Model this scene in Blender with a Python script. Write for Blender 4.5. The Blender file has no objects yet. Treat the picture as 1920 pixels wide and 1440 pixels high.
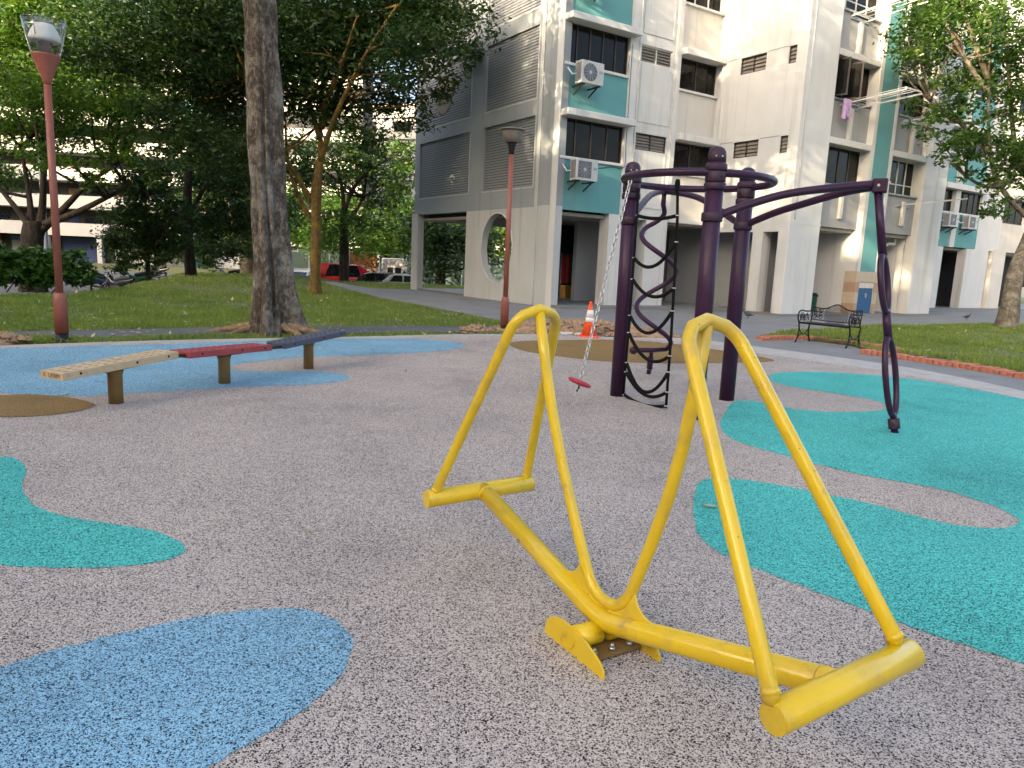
import bpy, bmesh, math, random
import numpy as np
from mathutils import Vector, Matrix

R = math.radians
sc = bpy.context.scene
col = sc.collection
random.seed(7)

# ------------------------------------------------------------------ camera
cam_data = bpy.data.cameras.new("camera")
cam = bpy.data.objects.new("camera", cam_data)
col.objects.link(cam)
cam_data.sensor_width = 36.0
cam_data.lens = 36.0 * 1365.0 / 1920.0
cam_data.clip_start = 0.05
cam_data.clip_end = 1500
_p, _r = R(-9.5), R(2.57)
_f = Vector((0, math.cos(_p), math.sin(_p)))
_r0 = Vector((1, 0, 0))
_u0 = _r0.cross(_f)
_rt = math.cos(_r) * _r0 + math.sin(_r) * _u0
_up = -math.sin(_r) * _r0 + math.cos(_r) * _u0
cam.matrix_world = Matrix(((_rt.x, _up.x, -_f.x, 0), (_rt.y, _up.y, -_f.y, 0), (_rt.z, _up.z, -_f.z, 1.4), (0, 0, 0, 1)))
sc.camera = cam

# ------------------------------------------------------------------ light
SUN_DIR = Vector((0.675, 0.797, -0.30)).normalized()      # the way the light travels
world = bpy.data.worlds.new("World")
sc.world = world
world.use_nodes = True
wn = world.node_tree.nodes
sky = wn.new("ShaderNodeTexSky")
sky.sky_type = 'NISHITA'
sky.sun_disc = False
sky.sun_elevation = math.asin(-SUN_DIR.z)
sky.sun_rotation = math.atan2(-SUN_DIR.x, -SUN_DIR.y)
sky.air_density = 0.8
sky.dust_density = 5.5
sky.ozone_density = 0.1
world.node_tree.links.new(sky.outputs[0], wn["Background"].inputs[0])
wn["Background"].inputs[1].default_value = 0.15
sun_data = bpy.data.lights.new("sun", 'SUN')
sun_data.energy = 3.7
sun_data.angle = R(0.53)
sun_data.color = (1.0, 0.80, 0.52)
sun = bpy.data.objects.new("sun", sun_data)
col.objects.link(sun)
sun.rotation_euler = SUN_DIR.to_track_quat('-Z', 'Y').to_euler()

sc.view_settings.view_transform = 'Standard'
sc.view_settings.look = 'None'
sc.view_settings.gamma = 1.0
sc.view_settings.exposure = 2.25
sc.cycles.use_denoising = True
sc.cycles.max_bounces = 5
sc.cycles.transparent_max_bounces = 12
sc.cycles.caustics_reflective = False
sc.cycles.caustics_refractive = False

# ------------------------------------------------------------------ helpers
class MB:
    """collects geometry for ONE mesh object"""
    def __init__(s):
        s.v = []; s.f = []; s.sm = []
    def add(s, vs, fs, smooth=False):
        o = len(s.v); s.v += [tuple(v) for v in vs]
        for f in fs:
            s.f.append([o + i for i in f]); s.sm.append(smooth)
        return s
    def box(s, x0, x1, y0, y1, z0, z1):
        return s.add([(x0,y0,z0),(x1,y0,z0),(x1,y1,z0),(x0,y1,z0),(x0,y0,z1),(x1,y0,z1),(x1,y1,z1),(x0,y1,z1)],
              [(3,2,1,0),(4,5,6,7),(0,1,5,4),(1,2,6,5),(2,3,7,6),(3,0,4,7)])
    def obox(s, c, ax, ay, az):
        c = Vector(c); ax, ay, az = Vector(ax), Vector(ay), Vector(az)
        vs = [c + i*ax + j*ay + k*az for k in (-1,1) for j in (-1,1) for i in (-1,1)]
        return s.add(vs, [(2,3,1,0),(4,5,7,6),(0,1,5,4),(1,3,7,5),(3,2,6,7),(2,0,4,6)])
    def tube(s, pts, r, n=10, cap=True, closed=False):
        pts = [Vector(p) for p in pts]; m = len(pts)
        rs = r if isinstance(r, (list, tuple)) else [r]*m
        tans = []
        for i in range(m):
            if closed: t = pts[(i+1) % m] - pts[i-1]
            else: t = pts[min(i+1, m-1)] - pts[max(i-1, 0)]
            tans.append(t.normalized() if t.length > 1e-9 else Vector((0,0,1)))
        ref = Vector((0,0,1)) if abs(tans[0].z) < .9 else Vector((1,0,0))
        nrm = (ref - ref.dot(tans[0])*tans[0]).normalized()
        vs = []
        for i in range(m):
            nrm = (nrm - nrm.dot(tans[i])*tans[i])
            nrm = nrm.normalized() if nrm.length > 1e-6 else tans[i].orthogonal().normalized()
            b = tans[i].cross(nrm)
            for k in range(n):
                a = 2*math.pi*k/n
                vs.append(pts[i] + rs[i]*(math.cos(a)*nrm + math.sin(a)*b))
        fs = []
        for i in range(m if closed else m-1):
            j = (i+1) % m
            for k in range(n):
                l = (k+1) % n
                fs.append((i*n+k, i*n+l, j*n+l, j*n+k))
        s.add(vs, fs, True)
        if cap and not closed:
            o = len(s.v) - m*n
            s.f.append([o + k for k in reversed(range(n))]); s.sm.append(False)
            s.f.append([o + (m-1)*n + k for k in range(n)]); s.sm.append(False)
        return s
    def lathe(s, prof, n=20, org=(0,0,0), smooth=True):
        vs = []; fs = []
        for r, z in prof:
            for k in range(n):
                a = 2*math.pi*k/n
                vs.append((org[0]+r*math.cos(a), org[1]+r*math.sin(a), org[2]+z))
        for i in range(len(prof)-1):
            for k in range(n):
                l = (k+1) % n
                fs.append((i*n+k, i*n+l, (i+1)*n+l, (i+1)*n+k))
        o = len(s.v)
        s.add(vs, fs, smooth)
        s.f.append([o + k for k in reversed(range(n))]); s.sm.append(False)
        s.f.append([o + (len(prof)-1)*n + k for k in range(n)]); s.sm.append(False)
        return s
    def prism(s, poly, fn, t0, t1):
        """poly: 2-D outline; fn(u, v, t) -> 3-D"""
        n = len(poly)
        vs = [fn(u, v, t0) for u, v in poly] + [fn(u, v, t1) for u, v in poly]
        fs = [tuple(reversed(range(n))), tuple(range(n, 2*n))]
        for i in range(n):
            j = (i+1) % n
            fs.append((i, j, n+j, n+i))
        return s.add(vs, fs)
    def build(s, name, mat, parent=None, bevel=0, seg=2):
        me = bpy.data.meshes.new(name)
        me.from_pydata(s.v, [], s.f)
        me.polygons.foreach_set("use_smooth", s.sm)
        bm = bmesh.new(); bm.from_mesh(me)
        bmesh.ops.recalc_face_normals(bm, faces=bm.faces)
        bm.to_mesh(me); bm.free()
        me.update()
        if mat: me.materials.append(mat)
        o = bpy.data.objects.new(name, me); col.objects.link(o)
        if parent: o.parent = parent
        if bevel:
            md = o.modifiers.new("bevel", 'BEVEL'); md.width = bevel; md.segments = seg
            md.limit_method = 'ANGLE'
        return o

def empty(name, loc=(0,0,0), rz=0.0):
    o = bpy.data.objects.new(name, None); col.objects.link(o)
    o.location = loc; o.rotation_euler = (0, 0, rz); o.empty_display_size = .2
    return o
def tag(o, label=None, cat=None, group=None, kind=None):
    if label: o["label"] = label
    if cat: o["category"] = cat
    if group: o["group"] = group
    if kind: o["kind"] = kind
    return o
def copy_tree(o, parent=None):
    c = o.copy(); col.objects.link(c); c.parent = parent
    for ch in list(o.children): copy_tree(ch, c)
    return c
def catmull(pts, n=8, closed=True):
    out = []; m = len(pts)
    P = [np.array(p, float) for p in pts]
    for i in range(m if closed else m-1):
        if closed: a, b, c, d = P[i-1], P[i], P[(i+1) % m], P[(i+2) % m]
        else: a, b, c, d = P[max(i-1,0)], P[i], P[i+1], P[min(i+2,m-1)]
        for k in range(n):
            t = k/n
            out.append(.5*((2*b) + (c-a)*t + (2*a-5*b+4*c-d)*t*t + (3*b-a-3*c+d)*t**3))
    if not closed: out.append(P[-1])
    return [tuple(p) for p in out]
def sheet(name, poly, z, mat, kind='structure', thick=None):
    """a flat polygon with a proper triangulation"""
    bm = bmesh.new()
    vs = [bm.verts.new((p[0], p[1], z)) for p in poly]
    f = bm.faces.new(vs)
    if f.normal.z < 0: f.normal_flip()
    bm.normal_update()
    if bm.faces[:][0].normal.z < 0: bmesh.ops.reverse_faces(bm, faces=bm.faces)
    if thick:
        ret = bmesh.ops.extrude_face_region(bm, geom=bm.faces[:])
        for v in [g for g in ret['geom'] if isinstance(g, bmesh.types.BMVert)]: v.co.z = z
        for v in vs: v.co.z = z - thick
    bmesh.ops.triangulate(bm, faces=[f for f in bm.faces if len(f.verts) > 4])
    bmesh.ops.recalc_face_normals(bm, faces=bm.faces)
    if not thick:
        bm.faces.ensure_lookup_table()
        if sum(f.normal.z*f.calc_area() for f in bm.faces) < 0: bmesh.ops.reverse_faces(bm, faces=bm.faces)
    me = bpy.data.meshes.new(name); bm.to_mesh(me); bm.free()
    me.materials.append(mat)
    o = bpy.data.objects.new(name, me); col.objects.link(o)
    if kind: o["kind"] = kind
    return o

# ------------------------------------------------------------------ materials
def new_mat(name):
    m = bpy.data.materials.new(name); m.use_nodes = True
    nt = m.node_tree; b = nt.nodes["Principled BSDF"]
    return m, nt, b
def nd(nt, t, **kw):
    n = nt.nodes.new(t)
    for k, v in kw.items():
        if k in n.inputs: n.inputs[k].default_value = v
        else: setattr(n, k, v)
    return n
def ramp(nt, fac, stops):
    r = nt.nodes.new("ShaderNodeValToRGB")
    el = r.color_ramp.elements
    while len(el) > 1: el.remove(el[-1])
    el[0].position = stops[0][0]; el[0].color = (*stops[0][1], 1)
    for p, c in stops[1:]:
        e = el.new(p); e.color = (*c, 1)
    nt.links.new(fac, r.inputs[0])
    return r
def coords(nt, scale=(1,1,1), kind='Object'):
    tc = nt.nodes.new("ShaderNodeTexCoord")
    mp = nt.nodes.new("ShaderNodeMapping"); mp.inputs['Scale'].default_value = scale
    nt.links.new(tc.outputs[kind], mp.inputs[0])
    return mp.outputs[0]
def mul(c, k): return tuple(min(1, x*k) for x in c)
def P(name, c, rough=.6, metal=0., var=.12, scale=4., stretch=(1,1,1), bump=0., bscale=60., spec=.5, dirt=None, dirt_amt=.5, dscale=3., dstretch=(1,1,1), coat=0.):
    """painted / plain surface: base colour with mottling, optional shaped stains and fine relief"""
    m, nt, b = new_mat(name); L = nt.links.new
    n1 = nd(nt, "ShaderNodeTexNoise", Scale=scale, Detail=6.0, Roughness=.6)
    L(coords(nt, stretch), n1.inputs['Vector'])
    rp = ramp(nt, n1.outputs['Fac'], [(.25, mul(c, 1-var)), (.75, mul(c, 1+var))])
    out = rp.outputs[0]
    if dirt:
        n2 = nd(nt, "ShaderNodeTexNoise", Scale=dscale, Detail=9.0, Roughness=.68)
        L(coords(nt, dstretch), n2.inputs['Vector'])
        r2 = ramp(nt, n2.outputs['Fac'], [(.52, (0,0,0)), (.74, (dirt_amt,)*3)])
        mx = nd(nt, "ShaderNodeMix", data_type='RGBA')
        L(r2.outputs[0], mx.inputs[0]); L(out, mx.inputs[6]); mx.inputs[7].default_value = (*dirt, 1)
        out = mx.outputs[2]
    L(out, b.inputs['Base Color'])
    rr = nd(nt, "ShaderNodeMapRange"); L(n1.outputs['Fac'], rr.inputs[0])
    rr.inputs[3].default_value = max(.02, rough-.1); rr.inputs[4].default_value = min(1, rough+.1)
    L(rr.outputs[0], b.inputs['Roughness'])
    b.inputs['Metallic'].default_value = metal
    b.inputs['Specular IOR Level'].default_value = spec
    b.inputs['Coat Weight'].default_value = coat
    if bump:
        n3 = nd(nt, "ShaderNodeTexNoise", Scale=bscale, Detail=5.0)
        L(coords(nt, stretch), n3.inputs['Vector'])
        bp = nd(nt, "ShaderNodeBump", Strength=bump, Distance=.01)
        L(n3.outputs['Fac'], bp.inputs['Height']); L(bp.outputs[0], b.inputs['Normal'])
    return m
def rubber(name, light, dark, frac, tint=None):
    m, nt, b = new_mat(name); L = nt.links.new
    co = coords(nt)
    vo = nd(nt, "ShaderNodeTexVoronoi", Scale=240.0); L(co, vo.inputs['Vector'])
    sp = nd(nt, "ShaderNodeSeparateColor"); L(vo.outputs['Color'], sp.inputs[0])
    ng = nd(nt, "ShaderNodeTexNoise", Scale=1.3, Detail=4.0); L(co, ng.inputs['Vector'])
    ad = nd(nt, "ShaderNodeMath", operation='MULTIPLY_ADD'); L(ng.outputs['Fac'], ad.inputs[0]); ad.inputs[1].default_value = .22; 
    n5 = nd(nt, "ShaderNodeTexNoise", Scale=95.0, Detail=2.0, Roughness=.7); L(co, n5.inputs['Vector'])
    a5 = nd(nt, "ShaderNodeMath", operation='MULTIPLY_ADD'); L(n5.outputs['Fac'], a5.inputs[0]); a5.inputs[1].default_value = .7; a5.inputs[2].default_value = -.35
    a6 = nd(nt, "ShaderNodeMath", operation='ADD'); L(sp.outputs[0], a6.inputs[0]); L(a5.outputs[0], a6.inputs[1])
    L(a6.outputs[0], ad.inputs[2])
    rp = ramp(nt, ad.outputs[0], [(0, dark), (frac+.10, dark), (frac+.13, mul(light, .62)), (.8, light), (1.0, mul(light, 1.22))])
    rp.color_ramp.interpolation = 'LINEAR'
    # worn, dusty zones with their own shape
    n2 = nd(nt, "ShaderNodeTexNoise", Scale=.7, Detail=9.0, Roughness=.68); L(co, n2.inputs['Vector'])
    r2 = ramp(nt, n2.outputs['Fac'], [(.28, (.70,.69,.70)), (.45, (.95,.94,.94)), (.7, (1.10,1.08,1.05))])
    mx = nd(nt, "ShaderNodeMix", data_type='RGBA', blend_type='MULTIPLY'); mx.inputs[0].default_value = 1
    L(rp.outputs[0], mx.inputs[6]); L(r2.outputs[0], mx.inputs[7])
    L(mx.outputs[2], b.inputs['Base Color'])
    b.inputs['Roughness'].default_value = .85
    b.inputs['Specular IOR Level'].default_value = .12
    bp = nd(nt, "ShaderNodeBump", Strength=.9, Distance=.004); bp.invert = True
    L(vo.outputs['Distance'], bp.inputs['Height']); L(bp.outputs[0], b.inputs['Normal'])
    return m
def foliage(name, c1, c2, c3, trans=.35):
    m, nt, b = new_mat(name); L = nt.links.new
    g = nt.nodes.new("ShaderNodeNewGeometry")
    rp = ramp(nt, g.outputs['Random Per Island'], [(0, c1), (.55, c2), (.93, c2), (1, c3)])
    n = nd(nt, "ShaderNodeTexNoise", Scale=.9, Detail=3.0); L(coords(nt), n.inputs['Vector'])
    r2 = ramp(nt, n.outputs['Fac'], [(.3, (.72,.78,.75)), (.7, (1.15,1.12,.95))])
    mx = nd(nt, "ShaderNodeMix", data_type='RGBA', blend_type='MULTIPLY'); mx.inputs[0].default_value = 1
    L(rp.outputs[0], mx.inputs[6]); L(r2.outputs[0], mx.inputs[7])
    L(mx.outputs[2], b.inputs['Base Color'])
    b.inputs['Roughness'].default_value = .5
    b.inputs['Specular IOR Level'].default_value = .35
    tr = nt.nodes.new("ShaderNodeBsdfTranslucent")
    hs = nd(nt, "ShaderNodeHueSaturation", Saturation=1.1, Value=1.5); L(mx.outputs[2], hs.inputs['Color'])
    L(hs.outputs[0], tr.inputs[0])
    ms = nt.nodes.new("ShaderNodeMixShader"); ms.inputs[0].default_value = trans
    L(b.outputs[0], ms.inputs[1]); L(tr.outputs[0], ms.inputs[2])
    L(ms.outputs[0], nt.nodes["Material Output"].inputs[0])
    return m
def bark(name, c1, c2, scale=6, stretch=(1,1,.25), bump=.6, lichen=None):
    m, nt, b = new_mat(name); L = nt.links.new
    co = coords(nt, stretch)
    n = nd(nt, "ShaderNodeTexNoise", Scale=scale, Detail=9.0, Roughness=.65); L(co, n.inputs['Vector'])
    rp = ramp(nt, n.outputs['Fac'], [(.3, c1), (.5, mul(c1,1.5)), (.68, c2)])
    out = rp.outputs[0]
    v = nd(nt, "ShaderNodeTexVoronoi", Scale=scale*3.2); L(co, v.inputs['Vector'])
    r3 = ramp(nt, v.outputs['Distance'], [(.0, (1.1,1.1,1.1)), (.6, (.55,.55,.55))])
    mx = nd(nt, "ShaderNodeMix", data_type='RGBA', blend_type='MULTIPLY'); mx.inputs[0].default_value = .8
    L(out, mx.inputs[6]); L(r3.outputs[0], mx.inputs[7]); out = mx.outputs[2]
    if lichen:
        n2 = nd(nt, "ShaderNodeTexNoise", Scale=2.2, Detail=8.0, Roughness=.7); L(coords(nt), n2.inputs['Vector'])
        r2 = ramp(nt, n2.outputs['Fac'], [(.48, (0,0,0)), (.64, (.7,.7,.7))])
        m2 = nd(nt, "ShaderNodeMix", data_type='RGBA'); L(r2.outputs[0], m2.inputs[0]); L(out, m2.inputs[6]); m2.inputs[7].default_value = (*lichen, 1)
        out = m2.outputs[2]
    L(out, b.inputs['Base Color']); b.inputs['Roughness'].default_value = .9; b.inputs['Specular IOR Level'].default_value = .2
    bp = nd(nt, "ShaderNodeBump", Strength=bump, Distance=.04); L(n.outputs['Fac'], bp.inputs['Height'])
    b2 = nd(nt, "ShaderNodeBump", Strength=bump, Distance=.02); b2.invert = True
    L(v.outputs['Distance'], b2.inputs['Height']); L(bp.outputs[0], b2.inputs['Normal'])
    L(b2.outputs[0], b.inputs['Normal'])
    return m
def glass(name, tint=(.9,.95,.95), rough=.02, alpha=.25):
    m, nt, b = new_mat(name); L = nt.links.new
    tr = nt.nodes.new("ShaderNodeBsdfTransparent"); tr.inputs[0].default_value = (*tint, 1)
    gl = nt.nodes.new("ShaderNodeBsdfGlossy"); gl.inputs['Roughness'].default_value = rough
    lw_ = nd(nt, "ShaderNodeLayerWeight", Blend=.5)
    pw = nd(nt, "ShaderNodeMath", operation='POWER'); L(lw_.outputs['Facing'], pw.inputs[0]); pw.inputs[1].default_value = 3.0
    ad = nd(nt, "ShaderNodeMath", operation='MULTIPLY_ADD'); L(pw.outputs[0], ad.inputs[0]); ad.inputs[1].default_value = .4; ad.inputs[2].default_value = .04 + alpha*.2
    ms = nt.nodes.new("ShaderNodeMixShader"); L(ad.outputs[0], ms.inputs[0]); L(tr.outputs[0], ms.inputs[1]); L(gl.outputs[0], ms.inputs[2])
    L(ms.outputs[0], nt.nodes["Material Output"].inputs[0])
    return m

def specks(m, c, scale, lo, hi, amt, stretch=(1,1,1), detail=6.0):
    """chips, rust or rain streaks with their own shape, laid over a finished material"""
    nt = m.node_tree; b = nt.nodes["Principled BSDF"]; L = nt.links.new
    src = b.inputs['Base Color'].links[0].from_socket
    n = nd(nt, "ShaderNodeTexNoise", Scale=scale, Detail=detail, Roughness=.62); L(coords(nt, stretch), n.inputs['Vector'])
    r_ = ramp(nt, n.outputs['Fac'], [(lo, (0,0,0)), (hi, (amt,)*3)])
    mx = nd(nt, "ShaderNodeMix", data_type='RGBA'); L(r_.outputs[0], mx.inputs[0]); L(src, mx.inputs[6]); mx.inputs[7].default_value = (*c, 1)
    L(mx.outputs[2], b.inputs['Base Color'])
    return m

M = {}
M['rub_grey'] = rubber("rubber_grey", (.60,.53,.485), (.018,.016,.016), .23)
M['rub_blue'] = rubber("rubber_blue", (.30,.55,.72), (.02,.045,.085), .24)
M['rub_teal'] = rubber("rubber_teal", (.12,.64,.585), (.008,.06,.06), .24)
M['rub_tan'] = rubber("rubber_tan", (.33,.22,.09), (.12,.075,.035), .18)
M['concrete'] = P("concrete_border", (.42,.40,.38), .9, var=.2, scale=8, bump=.3, bscale=90, dirt=(.16,.14,.12), dirt_amt=.5, dscale=4)
M['asphalt'] = P("asphalt_path", (.115,.12,.125), .85, var=.22, scale=2.5, bump=.5, bscale=160, dirt=(.07,.068,.066), dirt_amt=.7, dscale=.8)
M['pave'] = P("concrete_paving", (.20,.205,.21), .8, var=.2, scale=1.2, bump=.3, bscale=120, dirt=(.11,.108,.105), dirt_amt=.7, dscale=.7)
M['carpark'] = P("carpark_asphalt", (.11,.11,.11), .9, var=.2, scale=.8)
M['soil'] = P("grass_soil", (.12,.13,.045), .95, var=.5, scale=9, bump=.8, bscale=40, dirt=(.15,.115,.06), dirt_amt=.6, dscale=2.2)
M['dirt'] = P("dug_earth", (.33,.22,.14), .95, var=.45, scale=12, bump=.8, bscale=60)
M['brick'] = P("red_brick", (.42,.155,.10), .85, var=.35, scale=7, bump=.4, bscale=80, dirt=(.2,.15,.12), dirt_amt=.5, dscale=9)
M['yellow'] = P("yellow_enamel", (.71,.485,.012), .30, var=.10, scale=3, dirt=(.40,.27,.075), dirt_amt=.8, dscale=3.6, bump=.05, bscale=200, coat=.25)
specks(M['yellow'], (.13,.07,.03), 46, .68, .72, .85); specks(M['yellow'], (.30,.20,.08), 11, .62, .70, .55)
M['purple'] = P("purple_powder_coat", (.034,.0095,.034), .38, var=.2, scale=5, dirt=(.035,.02,.033), dirt_amt=.5, dscale=9, spec=.3)
M['purple_l'] = P("purple_weathered", (.042,.021,.040), .5, var=.25, scale=6, dirt=(.025,.013,.025), dirt_amt=.6, dscale=8, spec=.3)
M['rope'] = P("black_rope", (.009,.009,.009), .75, var=.3, scale=60, bump=.6, bscale=250, spec=.12)
M['steel'] = P("steel", (.55,.55,.55), .35, metal=.9, var=.15, scale=30)
M['darksteel'] = P("dark_steel", (.06,.055,.05), .45, metal=.6, var=.3, scale=30)
M['redseat'] = P("red_plastic", (.42,.025,.05), .4, var=.1, scale=6)
M['cream'] = P("cream_paint", (.52,.39,.235), .6, var=.15, scale=6, dirt=(.24,.14,.07), dirt_amt=.85, dscale=6)
M['redplank'] = P("red_plank_paint", (.33,.045,.05), .5, var=.12, scale=6, dirt=(.16,.03,.03), dirt_amt=.6, dscale=8)
M['navy'] = P("navy_plank_paint", (.055,.066,.10), .5, var=.15, scale=6, dirt=(.035,.04,.05), dirt_amt=.6, dscale=8)
M['brownpost'] = P("brown_post_paint", (.19,.115,.035), .5, var=.12, scale=6, dirt=(.10,.06,.03), dirt_amt=.6, dscale=7)
M['lampred'] = P("lamp_post_paint", (.27,.083,.058), .5, var=.1, scale=5, dirt=(.22,.10,.08), dirt_amt=.5, dscale=6)
M['black'] = P("black_metal", (.012,.012,.013), .5, var=.3, scale=20, spec=.25)
M['glassclear'] = glass("lamp_glass", (.975,.98,.98), .03, .12)
M['lampwhite'] = P("lamp_reflector", (.75,.75,.74), .4, var=.05)
M['lampgrey'] = P("lamp_shade", (.17,.15,.13), .5, var=.15, scale=8)
M['orange'] = P("cone_orange", (.85,.10,.02), .5, var=.1, scale=12, dirt=(.4,.06,.03), dirt_amt=.4, dscale=20)
M['conewhite'] = P("cone_sleeve", (.78,.76,.74), .4, var=.08, scale=20, dirt=(.45,.35,.3), dirt_amt=.5, dscale=15)
M['white'] = P("white_wall_paint", (.59,.59,.575), .8, var=.05, scale=1.3, dirt=(.42,.415,.395), dirt_amt=.45, dscale=1.1, dstretch=(1,1,.18), bump=.08, bscale=50)
M['cream_wall'] = P("cream_wall_paint", (.56,.535,.49), .8, var=.05, scale=1.3, dirt=(.41,.385,.35), dirt_amt=.4, dscale=1.2, dstretch=(1,1,.2), bump=.08, bscale=50)
M['panelgrey'] = P("grey_panel_paint", (.31,.315,.32), .8, var=.06, scale=1.3, dirt=(.23,.23,.23), dirt_amt=.45, dscale=1.2, dstretch=(1,1,.2))
M['gable'] = P("gable_paint", (.27,.295,.31), .8, var=.06, scale=1.0, dirt=(.21,.23,.24), dirt_amt=.5, dscale=.9, dstretch=(1,1,.2), bump=.06)
M['gablelow'] = P("gable_base_pale_grey", (.46,.47,.46), .8, var=.05, scale=1.0, dirt=(.35,.355,.345), dirt_amt=.45, dscale=.9, dstretch=(1,1,.2), bump=.06)  # paler grey than the wall above, also on columns and trims
M['course'] = P("gable_brick_courses", (.235,.25,.265), .85, var=.14, scale=5, stretch=(1,1,6), bump=.4, bscale=30)
M['joint'] = P("gable_joint", (.075,.08,.085), .9)
M['teal'] = P("teal_wall_paint", (.105,.30,.31), .75, var=.07, scale=1.4, dirt=(.075,.23,.245), dirt_amt=.45, dscale=1.0, dstretch=(1,1,.22))
for k_ in ('white','cream_wall','gable','gablelow','panelgrey','teal'): specks(M[k_], (.19,.185,.175), 2.4, .56, .76, .55, (1,1,.045), 9.0)
M['soffit'] = P("soffit_paint", (.33,.31,.28), .85, var=.12, scale=2, dirt=(.2,.18,.16), dirt_amt=.5, dscale=3)
M['winframe'] = P("bronze_window_frame", (.045,.038,.034), .45, var=.2, metal=.4)
M['whiteframe'] = P("white_window_frame", (.62,.62,.60), .5, var=.06)
M['pane'] = P("window_glass", (.008,.008,.008), .06, var=.3, scale=3, spec=.18)
M['inside'] = P("room_shade", (.02,.019,.018), .9, var=.4, scale=2)  # near-black colour stands in for the shade of unlit rooms
M['curtain'] = P("curtain", (.26,.15,.09), .9, var=.3, scale=4, stretch=(8,1,.3))
M['louver'] = P("louvre_blades", (.20,.18,.16), .5, var=.2, scale=6)
M['acwhite'] = P("ac_casing", (.52,.52,.50), .45, var=.05, scale=4, dirt=(.36,.35,.32), dirt_amt=.4, dscale=6)
M['acgrille'] = P("ac_grille", (.12,.12,.125), .5, var=.2, scale=20)
M['pipe'] = P("white_pipe", (.62,.62,.60), .45, var=.06, scale=4)
M['floor'] = P("void_deck_floor", (.19,.19,.185), .6, var=.12, scale=1.5)
M['tile'] = P("beige_tile", (.46,.385,.29), .4, var=.08, scale=5)
M['tile2'] = P("brown_tile", (.38,.255,.175), .4, var=.1, scale=5)
M['bluedoor'] = P("blue_door_paint", (.012,.085,.21), .45, var=.1, scale=5)
M['aluminium'] = P("rack_aluminium", (.60,.60,.58), .4, metal=.3, var=.08, scale=8)
M['mauve'] = P("mauve_cloth", (.36,.25,.42), .9, var=.3, scale=12)
M['whitecloth'] = P("white_cloth", (.68,.68,.68), .9, var=.1, scale=9)
M['redcloth'] = P("red_cloth", (.33,.012,.02), .8, var=.3, scale=10)
M['gold'] = P("ochre_cloth", (.30,.17,.03), .8, var=.25, scale=10)
M['skirt'] = P("flower_cloth", (.60,.20,.12), .9, var=.4, scale=14)
M['bark1'] = bark("grey_bark", (.085,.066,.05), (.36,.315,.25), 15, (1,1,.5), 1.0, lichen=(.37,.335,.28))
M['bark2'] = bark("ochre_bark", (.13,.085,.03), (.30,.19,.055), 9, (1,1,.35), .7, lichen=(.34,.20,.04))
M['bark3'] = bark("dark_bark", (.035,.028,.022), (.10,.085,.07), 5, (1,1,.3), .6)
M['bark4'] = bark("pale_bark", (.10,.085,.06), (.26,.22,.165), 6, (1,1,.4), .6, lichen=(.30,.27,.22))
M['root'] = bark("root_bark", (.22,.15,.09), (.42,.31,.20), 6, (1,1,1), .6)
M['leaf_dark'] = foliage("leaves_dark", (.016,.040,.010), (.036,.076,.017), (.10,.125,.03), .27)
M['leaf_mid'] = foliage("leaves_mid", (.032,.072,.016), (.068,.132,.026), (.15,.175,.04), .33)
M['leaf_light'] = foliage("leaves_light", (.035,.085,.014), (.085,.165,.025), (.20,.22,.04), .4)
M['leaf_hedge'] = foliage("leaves_hedge", (.022,.065,.014), (.05,.125,.024), (.12,.17,.03), .3)
M['grass'] = foliage("grass_blades", (.14,.195,.042), (.21,.275,.066), (.38,.36,.17), .4)
M['litter'] = foliage("leaf_litter", (.32,.26,.12), (.48,.44,.30), (.60,.58,.48), .2)
M['carred'] = P("red_car_paint", (.50,.012,.03), .25, var=.05, coat=.6)
M['carwhite'] = P("white_car_paint", (.68,.68,.69), .25, var=.04, coat=.6)
M['cardark'] = P("dark_car_paint", (.02,.022,.03), .22, var=.1, coat=.6)
M['carsilver'] = P("silver_car_paint", (.35,.36,.37), .28, metal=.5, var=.05, coat=.6)
M['carglass'] = P("car_glass", (.012,.014,.016), .06, var=.1)
M['tyre'] = P("tyre_rubber", (.018,.018,.018), .8, var=.2)
M['rim'] = P("wheel_rim", (.40,.40,.41), .35, metal=.7, var=.1)
M['headlight'] = P("headlight_lens", (.70,.72,.72), .15, var=.05)
M['taillight'] = P("taillight_lens", (.35,.01,.01), .2, var=.1)
M['bikeblue'] = P("blue_bike_paint", (.02,.03,.12), .3, var=.1, coat=.4)
M['bikegreen'] = P("green_bike_paint", (.015,.10,.06), .3, var=.1, coat=.4)
M['seatblack'] = P("black_vinyl", (.015,.015,.015), .5, var=.2)
M['farwhite'] = P("far_block_paint", (.52,.505,.475), .8, var=.06, scale=.4, dirt=(.40,.38,.34), dirt_amt=.5, dscale=.3)
M['farpeach'] = P("far_peach_paint", (.55,.33,.19), .8, var=.08, scale=.4)
M['fargrey'] = P("far_shop_paint", (.20,.21,.22), .8, var=.15, scale=.5)
M['farblue'] = P("far_blue_board", (.03,.05,.16), .6, var=.15, scale=1)
M['fardark'] = P("far_recess", (.06,.055,.05), .9, var=.3, scale=.6)
M['hoard'] = P("orange_board", (.20,.06,.022), .7, var=.15, scale=1)
M['galv'] = P("galvanised_pole", (.30,.34,.40), .45, metal=.4, var=.1, scale=3)
M['wood'] = P("green_mesh_fence", (.04,.07,.06), .7, var=.2, scale=2)
M['bird'] = P("grey_feathers", (.05,.052,.06), .7, var=.4, scale=25)
M['blackprint'] = P("black_marker", (.02,.02,.02), .6, var=.1)
M['white_stone'] = P("white_rubble", (.60,.57,.52), .9, var=.15, scale=15)
M['emblem'] = P("beige_emblem", (.20,.165,.12), .85, var=.06, scale=3)
M['emblemdk'] = P("grey_lettering", (.09,.088,.085), .85, var=.05, scale=3)
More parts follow.
